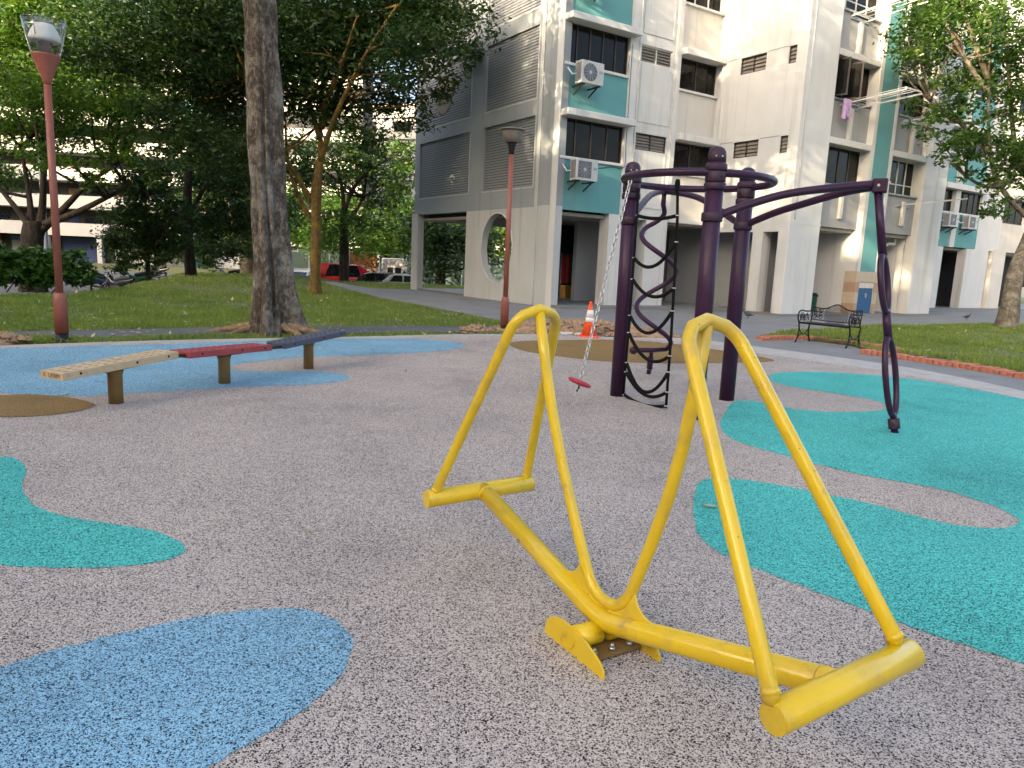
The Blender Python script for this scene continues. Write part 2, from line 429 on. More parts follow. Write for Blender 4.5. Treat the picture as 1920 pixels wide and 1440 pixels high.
M['leaf_right'] = foliage("leaves_right", (.028,.066,.012), (.06,.125,.020), (.17,.20,.035), .35)

# ------------------------------------------------------------------ measured outlines (metres)
BLUE_NEAR = [(-1.632, 2.182), (-1.504, 2.315), (-1.335, 2.45), (-1.136, 2.576), (-0.957, 2.644), (-0.796, 2.664), (-0.656, 2.608), (-0.557, 2.488), (-0.523, 2.363), (-0.53, 2.214), (-0.572, 2.079), (-0.634, 1.956), (-0.697, 1.867), (-0.755, 1.786), (-0.854, 1.66), (-1.178, 1.535), (-1.569, 1.616), (-1.858, 1.944)]
TEAL_LEFT = [(-3.264, 4.507), (-3.148, 4.488), (-2.949, 4.292), (-2.776, 3.996), (-2.57, 3.744), (-2.329, 3.568), (-2.062, 3.485), (-1.814, 3.42), (-1.611, 3.326), (-1.496, 3.22), (-1.476, 3.117), (-1.561, 3.021), (-1.718, 2.964), (-1.932, 2.936), (-2.163, 2.939), (-2.555, 2.998), (-3.245, 3.609), (-3.525, 4.316)]
TAN_LEFT = [(-4.571, 6.37), (-4.354, 6.476), (-3.975, 6.411), (-3.671, 6.234), (-3.571, 6.092), (-3.598, 5.864), (-3.775, 5.66), (-4.01, 5.571), (-4.391, 5.63), (-4.682, 5.954), (-4.75, 6.225)]
BLUE_FAR = [(-6.707, 8.852), (-6.547, 9.186), (-5.858, 9.747), (-5.054, 10.323), (-4.176, 11.032), (-3.171, 11.844), (-2.212, 12.337), (-1.5, 12.466), (-0.928, 12.201), (-0.796, 11.86), (-0.939, 11.293), (-1.433, 10.646), (-1.977, 10.208), (-2.492, 9.855), (-2.958, 9.477), (-3.282, 9.013), (-3.379, 8.61), (-3.188, 8.324), (-2.74, 8.376), (-2.279, 8.513), (-1.958, 8.361), (-1.85, 8.157), (-1.885, 7.925), (-2.15, 7.609), (-2.536, 7.409), (-2.902, 7.218), (-3.261, 6.945), (-3.562, 6.726), (-3.932, 6.5), (-4.339, 6.453), (-4.666, 6.506), (-5.276, 6.931), (-6.072, 7.767)]
TAN_FAR = [(-0.074, 12.301), (0.109, 12.877), (0.748, 13.322), (1.687, 13.81), (2.417, 13.925), (3.226, 13.437), (3.798, 12.682), (4.162, 12.09), (4.202, 11.643), (3.827, 11.333), (2.97, 10.936), (2.11, 10.658), (1.319, 10.629), (0.63, 10.999), (0.146, 11.488)]
TEAL_RIGHT = [(3.687, 10.142), (4.413, 10.508), (5.086, 10.452), (5.69, 10.141), (6.046, 9.498), (6.273, 8.804), (6.324, 8.171), (6.173, 7.377), (4.65, 5.28), (3.002, 3.299), (2.249, 2.538), (2.031, 2.432), (1.938, 2.495), (1.849, 2.572), (1.711, 2.687), (1.573, 2.835), (1.422, 3.005), (1.2, 3.259), (1.063, 3.453), (1.028, 3.714), (1.098, 4.103), (1.225, 4.549), (1.359, 4.744), (1.612, 4.745), (1.913, 4.592), (2.228, 4.371), (2.518, 4.062), (2.723, 3.993), (2.896, 4.023), (3.034, 4.136), (3.072, 4.287), (3.052, 4.462), (2.905, 4.747), (2.506, 5.019), (2.201, 5.375), (1.88, 5.896), (1.893, 6.407), (2.08, 6.973), (2.435, 7.766), (2.793, 7.73), (2.934, 7.475), (3.318, 7.396), (3.842, 7.565), (4.094, 7.82), (4.167, 8.237), (3.847, 8.635), (3.443, 9.058), (3.425, 9.555)]
RUBBER_EDGE = [(-7.343, 8.517), (-6.611, 9.278), (-5.138, 10.495), (-2.853, 11.979), (-0.339, 13.614), (2.997, 14.264), (4.476, 12.481), (5.816, 10.664), (6.273, 8.804), (6.304, 7.403)]
BORDER_EDGE = [(-7.546, 8.757), (-6.794, 9.537), (-5.299, 10.827), (-2.947, 12.37), (-0.353, 14.068), (3.157, 15.053), (4.881, 13.648), (6.338, 11.652), (6.799, 9.571), (6.83, 8.046)]
BRICK_A = [(5.287, 15.542), (6.321, 16.097), (7.012, 15.52), (7.406, 14.699), (7.542, 14.132)]
BRICK_B = [(6.595, 13.62), (7.009, 12.925), (7.442, 12.06), (7.802, 11.031), (7.95, 9.864)]
PATH_FAR = [(-8.803, 10.241), (-7.972, 11.216), (-5.97, 12.795), (-4.959, 13.649), (-0.76, 15.971), (-0.063, 16.917)]
PATH_NEAR = [(-8.229, 9.563), (-7.406, 10.41), (-5.941, 11.135), (-4.478, 12.319), (-2.637, 13.583), (-0.377, 14.893), (0.232, 15.557)]
LAMP_L = (-6.444, 10.31)
LAMP_R = (-0.214, 14.971)
TRUNK1 = (-4.163, 12.658)
CONE = (1.471, 14.312)
PIGEONS = [(7.22, 22.682), (17.068, 27.695)]
LEAVES = [(-0.977, 3.472), (-4.073, 6.492), (-1.571, 9.176), (-1.887, 7.292), (0.399, 11.443), (2.338, 11.208), (-2.849, 10.642), (-2.068, 10.671), (0.268, 9.272), (-3.855, 7.849), (-1.31, 8.802), (1.196, 4.116)]
SEESAW = {'A1': (-0.3628, 3.1639, 0.3244), 'A2': (0.1134, 3.4508, 0.3354), 'Aj': (-0.116, 3.3082, 0.3349), 'B1': (0.6376, 1.5351, 0.3871), 'B2': (1.104, 1.8237, 0.4082), 'Bj': (0.8498, 1.6785, 0.3924), 'bend': (0.3702, 2.4857, 0.1198), 'apL': (0.0966, 2.8982, 1.22), 'apR': (0.5639, 2.1485, 1.2573), 'lA1': (-0.3223, 3.181, 0.366), 'lA2': (0.0929, 3.4399, 0.3784), 'lB1': (0.6325, 1.5539, 0.4394), 'lB2': (1.0522, 1.8139, 0.4576), 'bot': (0.3855, 2.488, 0.1882)}
SEESAW_YAW = -1.0284
LOBES_T2 = [(-13.53, 26.57, 8.79, 2.14), (-13.32, 29.2, 7.87, 2.14), (-9.89, 24.36, 8.28, 2.14), (-11.3, 29.19, 6.79, 1.92), (-10.75, 25.37, 4.67, 1.21), (-12.3, 26.04, 5.41, 1.14), (-8.41, 28.47, 9.57, 2.29), (-6.6, 25.96, 7.88, 1.81), (-5.34, 26.8, 9.2, 2.16), (-3.4, 23.67, 7.58, 1.47), (-4.77, 28.02, 7.02, 1.44), (-6.22, 26.73, 6.33, 1.17), (-2.45, 25.48, 9.09, 1.49), (-2.01, 28.23, 8.94, 0.87), (-2.82, 25.32, 6.96, 0.65), (-7.76, 26.22, 6.87, 1.54), (-4.97, 24.3, 4.93, 0.8), (-3.93, 25.92, 9.49, 1.9), (-13.5, 24.72, 7.11, 1.27), (-9.02, 25.07, 4.53, 1.1), (-9.43, 28.0, 9.21, 2.26), (-11.08, 25.18, 8.64, 2.21), (-6.35, 26.41, 9.55, 2.13), (-10.93, 29.38, 8.4, 2.15), (-14.09, 29.27, 4.3, 0.96)]
LOBES_T4 = [(-19.57, 29.57, 9.24, 1.95), (-18.05, 29.79, 9.75, 1.75), (-18.86, 32.89, 9.17, 2.05), (-18.44, 28.55, 6.93, 1.67), (-21.4, 31.6, 5.99, 1.62), (-19.39, 32.37, 6.43, 1.78), (-16.18, 29.13, 6.76, 1.49), (-17.85, 28.33, 4.42, 0.93), (-15.92, 29.65, 5.08, 1.19), (-22.0, 31.94, 4.06, 1.05), (-16.35, 31.37, 6.59, 1.26), (-16.8, 28.9, 3.94, 0.74), (-19.54, 30.6, 10.72, 2.02), (-17.42, 32.02, 10.05, 1.64), (-20.94, 30.54, 8.27, 1.79), (-19.17, 31.8, 8.03, 1.51), (-21.72, 33.8, 9.73, 1.98), (-18.53, 32.1, 10.85, 1.88), (-15.95, 30.35, 8.23, 1.33)]
LOBES_T10 = [(-16.33, 38.48, 5.05, 1.55), (-13.8, 36.15, 4.89, 1.46), (-14.72, 37.41, 3.18, 1.37), (-13.99, 38.11, 2.72, 1.06), (-16.35, 37.86, 2.61, 1.05), (-15.82, 38.66, 6.94, 1.84), (-17.59, 38.44, 7.87, 1.55), (-19.56, 38.67, 8.86, 1.42), (-13.72, 35.11, 1.34, 0.9), (-17.39, 36.75, 5.94, 0.81), (-13.28, 36.94, 7.02, 1.62)]
LOBES_T5 = [(-16.62, 33.01, 3.96, 1.16), (-17.33, 33.37, 2.57, 1.34), (-16.81, 34.72, 2.18, 1.4), (-18.43, 34.2, 1.48, 0.95), (-15.48, 33.03, 3.09, 0.87), (-16.96, 33.84, 4.73, 0.79), (-16.71, 33.95, 1.19, 1.12), (-17.68, 33.18, 0.66, 0.73)]
LOBES_T6 = [(-19.45, 47.22, 2.28, 1.9), (-19.24, 45.06, 1.09, 1.25), (-18.12, 47.38, 4.01, 1.91), (-16.68, 42.9, 5.83, 2.2), (-19.88, 45.54, 3.48, 1.5), (-16.37, 44.38, 2.0, 1.3), (-19.09, 46.51, 5.2, 2.04), (-14.73, 43.37, 3.56, 1.59), (-21.02, 46.86, 1.53, 1.37)]
LOBES_T3 = [(-9.57, 42.53, 5.51, 1.4), (-7.75, 42.54, 4.41, 1.4), (-8.09, 41.08, 6.26, 1.66), (-6.72, 39.93, 5.35, 1.32), (-9.69, 38.77, 2.94, 1.28), (-8.21, 40.42, 3.09, 1.13), (-11.15, 40.54, 5.51, 1.49), (-11.47, 38.73, 6.08, 1.7), (-9.28, 38.74, 6.71, 1.7), (-6.73, 43.5, 6.93, 1.59), (-12.98, 41.76, 3.54, 1.22)]
LOBES_T7 = [(-16.68, 56.23, 3.13, 1.85), (-14.15, 55.06, 2.22, 1.82), (-10.01, 55.21, 2.6, 1.82), (-8.66, 55.25, 4.6, 2.23), (-18.31, 58.92, 5.65, 1.94), (-11.52, 56.8, 1.77, 1.46), (-13.65, 57.05, 4.9, 2.51), (-8.39, 54.98, 2.66, 1.41)]
LOBES_T9 = [(-5.16, 50.5, 2.67, 2.22), (-3.81, 51.59, 3.49, 1.89), (-5.92, 51.1, 1.2, 1.68), (-4.24, 48.9, 0.93, 1.61), (-6.47, 49.2, 3.62, 2.16), (-2.65, 51.49, 2.45, 2.26)]
LOBES_T8 = [(12.21, 24.31, 9.11, 1.1), (14.87, 26.95, 10.35, 1.58), (14.91, 24.27, 9.29, 1.24), (13.65, 26.15, 8.62, 1.05), (15.73, 26.48, 8.79, 1.26), (13.63, 24.56, 7.25, 1.08), (15.84, 24.75, 7.06, 1.09), (13.21, 24.49, 6.32, 0.75), (13.93, 23.43, 5.69, 1.03), (16.21, 24.92, 5.43, 1.1), (14.76, 23.97, 4.59, 0.67), (13.67, 24.03, 5.37, 0.63), (11.56, 23.74, 8.38, 0.42), (15.24, 23.78, 4.02, 0.63), (13.06, 26.26, 7.33, 0.38), (16.52, 24.69, 8.37, 1.63), (16.66, 24.02, 5.66, 1.41), (13.25, 25.36, 10.2, 1.3), (15.82, 25.42, 3.74, 0.26)]
BR_T2 = [[(-7.27, 26.3, 3.006), (-7.793, 26.3, 3.949), (-8.189, 25.8, 4.761), (-8.725, 24.8, 6.346), (-9.442, 24.3, 8.278)], [(-8.13, 25.9, 4.654), (-8.969, 26.8, 5.959), (-9.788, 27.3, 7.379)], [(-7.195, 26.3, 2.789), (-7.045, 26.3, 4.613), (-7.089, 26.6, 6.447), (-6.996, 26.8, 8.26), (-7.317, 27.3, 10.834)], [(-7.082, 26.3, 4.432), (-6.295, 25.5, 6.004), (-5.102, 24.8, 7.887), (-4.1, 24.3, 9.126)], [(-7.046, 26.3, 5.328), (-7.79, 27.1, 7.238), (-8.312, 27.8, 9.194)], [(-6.99, 26.3, 5.686), (-6.367, 27.3, 7.795), (-5.637, 28.3, 9.635)], [(-7.233, 26.3, 2.418), (-7.974, 26.9, 3.356), (-8.629, 27.8, 4.745), (-8.874, 28.3, 6.334)], [(-7.009, 26.3, 6.127), (-6.077, 25.3, 7.568), (-5.454, 24.8, 8.914)]]
BR_T3 = [[(-9.423, 40.0, 3.579), (-9.575, 40.0, 5.1), (-10.149, 40.0, 6.584), (-10.716, 40.0, 7.915)], [(-9.423, 40.0, 3.579), (-8.862, 40.0, 4.993), (-7.877, 40.0, 5.999), (-6.614, 40.0, 6.737)], [(-9.276, 40.0, 3.024), (-8.534, 40.5, 4.496), (-8.268, 40.5, 6.46)]]
BR_T4 = [[(-20.176, 31.0, 1.541), (-20.993, 31.0, 2.706), (-22.013, 31.0, 3.954)], [(-20.057, 31.0, 1.656), (-19.863, 31.0, 2.972), (-19.645, 31.0, 4.696), (-18.97, 31.0, 6.824), (-18.396, 31.0, 9.304)], [(-19.931, 31.0, 1.881), (-18.984, 31.0, 2.794), (-17.813, 31.0, 3.923), (-16.676, 31.0, 4.613)], [(-20.394, 31.0, 1.641), (-20.735, 31.5, 3.193), (-20.943, 31.5, 5.138)], [(-19.805, 31.0, 2.105), (-18.251, 30.5, 2.577), (-16.625, 30.0, 3.244), (-15.747, 30.0, 3.699)], [(-19.645, 31.0, 4.696), (-20.061, 31.0, 6.778), (-20.576, 31.0, 8.807)]]
BR_T8 = [[(16.807, 25.0, 1.999), (17.282, 25.2, 3.262), (17.651, 25.5, 5.054), (17.373, 25.5, 7.273)], [(17.343, 25.2, 3.441), (16.185, 25.0, 4.247), (15.5, 25.0, 5.245), (15.097, 25.0, 7.075), (14.764, 25.0, 9.825)], [(15.448, 25.0, 5.582), (14.254, 25.0, 6.539), (13.207, 25.0, 7.16)], [(15.082, 25.0, 7.405), (14.138, 25.0, 8.511), (13.294, 25.0, 9.604)], [(17.477, 25.3, 4.155), (16.401, 25.3, 5.837), (15.718, 25.3, 8.491), (15.293, 25.3, 10.102)], [(14.973, 25.0, 7.894), (14.19, 25.0, 9.321), (13.711, 25.0, 10.258)], [(16.192, 25.0, 4.763), (15.181, 24.6, 4.508), (14.322, 24.4, 4.785)]]
BR_T6 = [[(-16.982, 45.0, 2.306), (-17.382, 45.0, 3.396), (-17.838, 45.0, 4.788), (-18.285, 45.0, 6.32)], [(-16.749, 45.0, 2.634), (-16.4, 45.0, 4.225), (-16.211, 45.0, 6.101)]]
T2_BASE = (-7.093, 25.926)
T3_BASE = (-9.4, 40.0, 0.09)
T4_BASE = (-20.46, 31.0, -0.13)
T5_BASE = (-17.08, 34.0, -0.09)
T6_BASE = (-16.7, 45.0, 0.01)
T8_BASE = (15.528, 23.139)

# ------------------------------------------------------------------ ground
def left_edge(y): return np.interp(y, [16, 19.5, 22, 28, 33, 41, 60], [-70, -12.8, -12.3, -13.7, -15.0, -18.4, -22.5])
def back_edge(x): return np.interp(x, [-40, -18, -10, 0, 12, 60], [46, 45, 39.5, 42, 56, 90])
def terrain(x, y):
    x = np.asarray(x, float); y = np.asarray(y, float)
    inside = np.minimum(np.where(y > 16, x - left_edge(y), 50), back_edge(x) - y)
    t = np.clip(-inside/3.0, 0, 1); t = t*t*(3-2*t)
    z = -.045 - np.interp(x, [-21, -13], [.72, .98])*t
    z = z + .30*np.exp(-((x+11.6)**2/15 + (y-34)**2/50)) * (1-t) * np.clip((-9.3-x)/2.2, 0, 1)
    return z
def in_poly(px, py, poly):
    px = np.asarray(px); py = np.asarray(py); ins = np.zeros(px.shape, bool)
    n = len(poly); j = n-1
    for i in range(n):
        xi, yi = poly[i][0], poly[i][1]; xj, yj = poly[j][0], poly[j][1]
        c = ((yi > py) != (yj > py)) & (px < (xj-xi)*(py-yi)/((yj-yi) or 1e-9) + xi)
        ins ^= c; j = i
    return ins

g = sheet("ground", [(-700,-400),(700,-400),(700,900),(-700,900)], -1.26, M['carpark'])
xs = np.arange(-62, 63, 1.0); ys = np.arange(-60, 101, 1.0)
X, Y = np.meshgrid(xs, ys); Z = terrain(X, Y)
nx, ny = len(xs), len(ys)
lw = MB()
lw.v = list(map(tuple, np.stack([X.ravel(), Y.ravel(), Z.ravel()], 1)))
lw.f = [(j*nx+i, j*nx+i+1, (j+1)*nx+i+1, (j+1)*nx+i) for j in range(ny-1) for i in range(nx-1)]
lw.sm = [True]*len(lw.f)
lawn = lw.build("lawn", M['soil']); lawn["kind"] = 'structure'

sheet("road", [(-60,19),(-20,20),(-16.2,23.5),(-17.2,28),(-18.6,33),(-21.5,41),(-22,45),(-24,60),(-60,60)], -.745, M['carpark'], thick=.3)
close_back = [(11.5, 4.5), (12, -10), (-16, -10), (-13, 4)]
rub_poly = catmull(RUBBER_EDGE, 6, False) + [(10.6, 5.0), (11, -9), (-15, -9), (-12, 4.5)]
bor_poly = catmull(BORDER_EDGE, 6, False) + close_back
sheet("kerb", bor_poly, .012, M['concrete'], thick=.12)
sheet("playground", rub_poly, .020, M['rub_grey'])
for nm, poly, m, z in (("blue_patch", BLUE_NEAR, 'rub_blue', .0224), ("teal_patch", TEAL_LEFT, 'rub_teal', .0224), ("tan_patch", TAN_LEFT, 'rub_tan', .0248),
                       ("blue_patch", BLUE_FAR, 'rub_blue', .0224), ("tan_patch", TAN_FAR, 'rub_tan', .0224), ("teal_patch", TEAL_RIGHT, 'rub_teal', .0224)):
    cp = np.array(catmull(poly, 22)); gj = np.random.default_rng(len(poly))
    w_ = gj.normal(0, .0035, cp.shape); w_ = (w_ + np.roll(w_, 1, 0))*.7
    sheet(nm, [tuple(p) for p in cp + w_], z, M[m])
path_poly = catmull(PATH_FAR, 4, False) + list(reversed(catmull(PATH_NEAR, 4, False)))
sheet("path", path_poly, -.012, M['asphalt'], thick=.1)
pave_poly = [(-9.9,37.4),(-5.73,27.38),(-3.47,23.0),(-1.53,19.8),(-.46,17.64),(-.05,16.7),(.35,16.25),(1.6,16.1),(3.0,15.9),(3.15,15.02),(3.6,14.75),(4.9,13.72),(6.36,11.7),(6.85,9.6),(7.0,6),(9.6,6),(8.9,9.0),(8.15,11.2),(7.55,13.0),(7.32,13.7),(6.9,14.3),(7.0,15.0),(6.35,16.05),(5.2,15.3),(5.6,16.7),(6.17,17.38),(10.11,21.13),(18.43,26.5),(40,38.5),(60,52),(60,60),(26.3,52),(-5.2,32.7),(-6.2,32.1),(-7.5,34.0),(-9.35,37.7)]
sheet("pavement", pave_poly, -.004, M['pave'], thick=.2)

rng = np.random.default_rng(11)
def quads_object(name, V, mat, parent=None):
    """V: (n,4,3) array of quads -> one mesh"""
    n = len(V)
    me = bpy.data.meshes.new(name)
    me.vertices.add(n*4); me.loops.add(n*4); me.polygons.add(n)
    me.vertices.foreach_set("co", np.ascontiguousarray(V, dtype=np.float32).ravel())
    me.loops.foreach_set("vertex_index", np.arange(n*4, dtype=np.int32))
    me.polygons.foreach_set("loop_start", np.arange(0, n*4, 4, dtype=np.int32))
    me.polygons.foreach_set("loop_total", np.full(n, 4, dtype=np.int32))
    me.update(calc_edges=True); me.validate()
    me.materials.append(mat)
    o = bpy.data.objects.new(name, me); col.objects.link(o)
    if parent: o.parent = parent
    return o
def leaf_quads(c, length, width, up=.35, g=rng):
    n = len(c)
    d = g.normal(size=(n,3)); d[:,2] *= .55; d[:,2] -= .15
    d /= np.linalg.norm(d, axis=1, keepdims=True)
    nn = g.normal(size=(n,3)); nn[:,2] += up*3
    w = np.cross(nn, d); w /= np.linalg.norm(w, axis=1, keepdims=True) + 1e-9
    s = g.uniform(.45, 1.55, (n,1))
    l = d*length*s; w = w*width*s*.5
    return np.stack([c, c + l*.45 + w, c + l, c + l*.45 - w], 1)
def grass_quads(x, y, z, h, w, g=rng):
    n = len(x); a = g.uniform(0, 2*math.pi, n); lean = g.normal(0, .35, (n,2))
    hh = h*g.uniform(.5, 1.5, n)
    b = np.stack([x, y, z], 1)
    wv = np.stack([np.cos(a), np.sin(a), 0*a], 1)*(w*.5)
    t = b + np.stack([lean[:,0]*hh, lean[:,1]*hh, hh], 1)
    return np.stack([b - wv, b + wv, t + wv*.3, t - wv*.3], 1)
# left lawn: density falls with distance
n = 420000
yy = 10.2 + 33*rng.random(n)**1.7; xx = rng.uniform(-1.05, .16, n)*yy*.84 + 0
zz = terrain(xx, yy)
keep = ~(in_poly(xx, yy, bor_poly) | in_poly(xx, yy, path_poly) | in_poly(xx, yy, pave_poly)) & (zz > -.5)
keep &= rng.random(n) < .9
strip = in_poly(xx, yy, [(-12,6),(-8,10.5),(-4.5,12.6),(-.3,15),(3.3,16.2),(3.3,14.8),(-.3,13.9),(-7,9)])
keep &= ~(strip & (rng.random(n) < .25))
keep &= ~(((xx-1.3)/2.3)**2 + ((yy-15.6)/1.0)**2 < .9)
def patchy(x, y):
    v = np.sin(x*.9+1.3*np.sin(y*.55)) + np.sin(y*1.15+.8*np.sin(x*.7)+1) + .8*np.sin(x*2.7+y*1.9) + .7*np.sin(x*5.3-y*4.1+np.sin(y*3))
    return np.clip(.62 + v*.22, .12, 1)
pv = patchy(xx, yy); keep &= rng.random(n) < pv
o = quads_object("grass_left", grass_quads(xx[keep], yy[keep], zz[keep], .028+.042*pv[keep]*rng.uniform(.5,1.5,keep.sum()), .026), M['grass'])
tag(o, "short green lawn grass under the trees on the left", "grass", kind='stuff'); o.name = "lawn_grass"
n = 230000
yy = rng.uniform(8, 29, n); xx = rng.uniform(4.9, 24, n)
rl = [(5.25,15.5),(6.3,16.15),(7.05,15.1),(6.95,14.35),(7.4,13.75),(7.6,13.1),(8.2,11.3),(8.95,9.0),(10,6),(26,6),(26,31),(18.43,26.45),(10.11,21.08),(6.2,17.3)]
keep = in_poly(xx, yy, rl); pv = patchy(xx, yy); keep &= rng.random(n) < pv
sheet("lawn_turf", rl, .03, M['soil'], thick=.2).name = "lawn"
o = quads_object("lawn_grass", grass_quads(xx[keep], yy[keep], 0*xx[keep]+.03, .025+.04*pv[keep], .024), M['grass'])
tag(o, "short green lawn grass behind the red brick edging", "grass", kind='stuff')
# leaf litter
n = 2600
yy = 10.2 + 28*rng.random(n)**1.3; xx = rng.uniform(-1.0, .15, n)*yy*.84
keep = ~(in_poly(xx, yy, rub_poly) | in_poly(xx, yy, pave_poly)); zz = terrain(xx, yy)
keep &= zz > -.3
c1 = np.stack([xx, yy, zz+.06], 1)[keep][:900]
n = 700; yy = rng.uniform(9, 25, n); xx = rng.uniform(5.3, 20, n); k2 = in_poly(xx, yy, rl)
c2 = np.stack([xx, yy, 0*xx+.09], 1)[k2][:260]
cc = np.concatenate([c1, c2]); q = leaf_quads(cc, .09, .05, 2.5)
q[:,:,2] = np.maximum(q[:,:,2], cc[:,None,2]-.01)
tag(quads_object("leaf_litter", q, M['litter']), "pale fallen leaves strewn over the grass", "litter", kind='stuff')

# single dry leaves on the rubber
def dry_leaf():
    m = MB(); pts = []
    for i in range(7):
        t = i/6; w = .022*math.sin(math.pi*t)**.8
        pts += [(t*.09-.045, -w, .004+.010*t), (t*.09-.045, 0, .001+.006*t), (t*.09-.045, w, .006+.012*t)]
    fs = []
    for i in range(6): fs += [(3*i,3*i+1,3*i+4,3*i+3),(3*i+1,3*i+2,3*i+5,3*i+4)]
    return m.add(pts, fs, True).build("dry_leaf", M['litter'])
names = ["curled brown leaf left of the yellow seesaw", "pale leaf beside the tan patch at far left", "pale leaf behind the red plank", "small leaf at the tip of the far blue lobe",
  "pale leaf on the tan patch behind the seesaw's left arch", "leaf on the tan patch below the rope net", "leaf on the far blue patch near the navy plank", "pale leaf at the far right of the blue patch",
  "leaf between the left arch and the red chain seat", "leaf on the blue patch under the cream plank", "leaf on grey rubber right of the navy plank", "small leaf at the edge of the near teal patch on the right"]
lf = dry_leaf()
for i, (x, y) in enumerate(LEAVES):
    o = lf if i == 0 else lf.copy()
    if i: col.objects.link(o)
    o.location = (x, y, .03); o.rotation_euler = (random.uniform(-.1,.1), random.uniform(-.1,.1), random.uniform(0,6.28)); o.scale = (random.uniform(.7,1.2),)*3
    tag(o, names[i], "leaf", "dry leaves on the rubber floor")

# brick edging, each brick a part
def brick_run(label, pts, side):
    root = empty("brick_edging", (pts[0][0], pts[0][1], 0))
    tag(root, label, "edging", "red brick lawn edgings")
    c = catmull(pts, 20, False); c = [Vector((p[0], p[1], 0)) for p in c]
    step, acc, nxt = .118, 0., 0.
    me = None
    for a, b in zip(c, c[1:]):
        L = (b-a).length
        while nxt <= acc + L:
            p = a + (b-a)*((nxt-acc)/L); t = (b-a).normalized()
            if me is None:
                bk = MB().box(-.052, .052, -.11, .11, -.06, .06).build("brick", M['brick'], root, bevel=.012, seg=1)
                me = bk.data
            else:
                bk = bpy.data.objects.new("brick", me); col.objects.link(bk); bk.parent = root
                md = bk.modifiers.new("bevel", 'BEVEL'); md.width = .012; md.segments = 1
            nrm = Vector((-t.y, t.x, 0))*side
            bk.location = p + nrm*random.uniform(-.012,.012) + Vector((0,0,.018+random.uniform(-.012,.014))) - root.location
            bk.rotation_euler = (random.uniform(-.06,.06), random.uniform(-.06,.06), math.atan2(t.y, t.x) + .5*side*0 + random.uniform(-.06,.06))
            nxt += step
        acc += L
brick_run("red brick edging running behind the black iron bench", BRICK_A, 1)
brick_run("red brick edging along the path at far right", BRICK_B, 1)

# dug earth beside the cone: mound + clods
def mound(name, cx, cy, rx, ry, h, label, n=700, seed=3):
    g = np.random.default_rng(seed); root = empty(name, (cx, cy, 0))
    m = MB(); vs = []; rings, seg = 9, 40
    for i in range(rings+1):
        t = i/rings
        for k in range(seg):
            a = 2*math.pi*k/seg; w = 1+.12*math.sin(3*a+seed)+.08*math.sin(7*a)
            z = h*(1-t*t)*(.75+.25*math.sin(5*a+4*t+seed)) + g.uniform(-.012,.012)*(1-t)
            vs.append((rx*t*w*math.cos(a), ry*t*w*math.sin(a), z-.03*(t>.95)))
    fs = [(i*seg+k, i*seg+(k+1)%seg, (i+1)*seg+(k+1)%seg, (i+1)*seg+k) for i in range(rings) for k in range(seg)]
    m.add(vs, fs, True).build("earth_mound", M['dirt'], root)
    cl = MB()
    for i in range(n):
        t = math.sqrt(g.random()); a = g.uniform(0, 6.283); s = g.uniform(.02, .085)
        p = np.array([rx*t*math.cos(a), ry*t*math.sin(a), h*(1-t*t)*.8 + s*.2])
        vs = [p + s*np.array(v)*g.uniform(.6,1.3,3) for v in ((1,0,0),(-1,0,0),(0,1,0),(0,-1,0),(0,0,.8),(0,0,-.8))]
        cl.add(vs, [(0,2,4),(2,1,4),(1,3,4),(3,0,4),(2,0,5),(1,2,5),(3,1,5),(0,3,5)])
    c = cl.build("clods", M['dirt'], root); c["kind"] = 'stuff'
    tag(root, label, "earth")
mound("dug_earth", 1.45, 15.15, 1.95, .62, .30, "heap of dug brown earth behind the traffic cone")
mound("dug_earth", -7.9, 10.2, 1.1, .38, .12, "heap of dug earth beside the left lamp post", 160, 5)
mound("dug_earth", -.75, 14.6, .32, .2, .10, "small pile of reddish earth left of the right lamp post", 70, 8)
rb = empty("rubble", (.95, 14.55, 0))
for i in range(7):
    s = random.uniform(.03, .07)
    MB().obox((random.uniform(-.35,.35), random.uniform(-.1,.1), .02+s*.4), (s,.3*s,0), (-.2*s,.7*s,0), (0,.1*s,.4*s)).build("stone", M['white_stone'], rb, bevel=.008, seg=1)
tag(rb, "row of white rubble stones left of the cone", "rubble")

# ------------------------------------------------------------------ apartment block
BX, BY, BROT = 1.15, 23.81, R(33.0)
D2 = Vector((math.cos(BROT), math.sin(BROT), 0)); D1 = Vector((-math.sin(BROT), math.cos(BROT), 0))
def bl(b, a, z): return Vector((BX, BY, 0)) + b*D2 + a*D1 + Vector((0,0,z))
block = empty("apartment_block", (BX, BY, 0), BROT)
tag(block, "white and teal apartment block with grey gable wall and open ground floor", "building")
F = [3.1 + 2.8*k for k in range(4)]; TOP = 14.3
def grid_wall(m, u0, u1, z0, z1, t0, t1, holes, side=False):
    us = sorted({u0, u1, *[h for q in holes for h in q[:2] if u0 < h < u1]})
    zs = sorted({z0, z1, *[h for q in holes for h in q[2:] if z0 < h < z1]})
    for i in range(len(us)-1):
        run = None
        for j in range(len(zs)-1):
            cu, cz = (us[i]+us[i+1])/2, (zs[j]+zs[j+1])/2
            hole = any(q[0] < cu < q[1] and q[2] < cz < q[3] for q in holes)
            if not hole: run = [zs[j], zs[j+1]] if run is None else [run[0], zs[j+1]]
            if (hole or j == len(zs)-2) and run:
                if side: m.box(t0, t1, us[i], us[i+1], *run)
                else: m.box(us[i], us[i+1], t0, t1, *run)
                run = None
    return m
def part(name, mat, fn, parent=block, bevel=0):
    m = MB(); fn(m); return m.build(name, M[mat], parent, bevel, 1)
def parts(name, mat, boxes, parent=block, bevel=0):
    for b in boxes: o = MB().box(*b).build(name, M[mat], parent, bevel, 1)
    return o
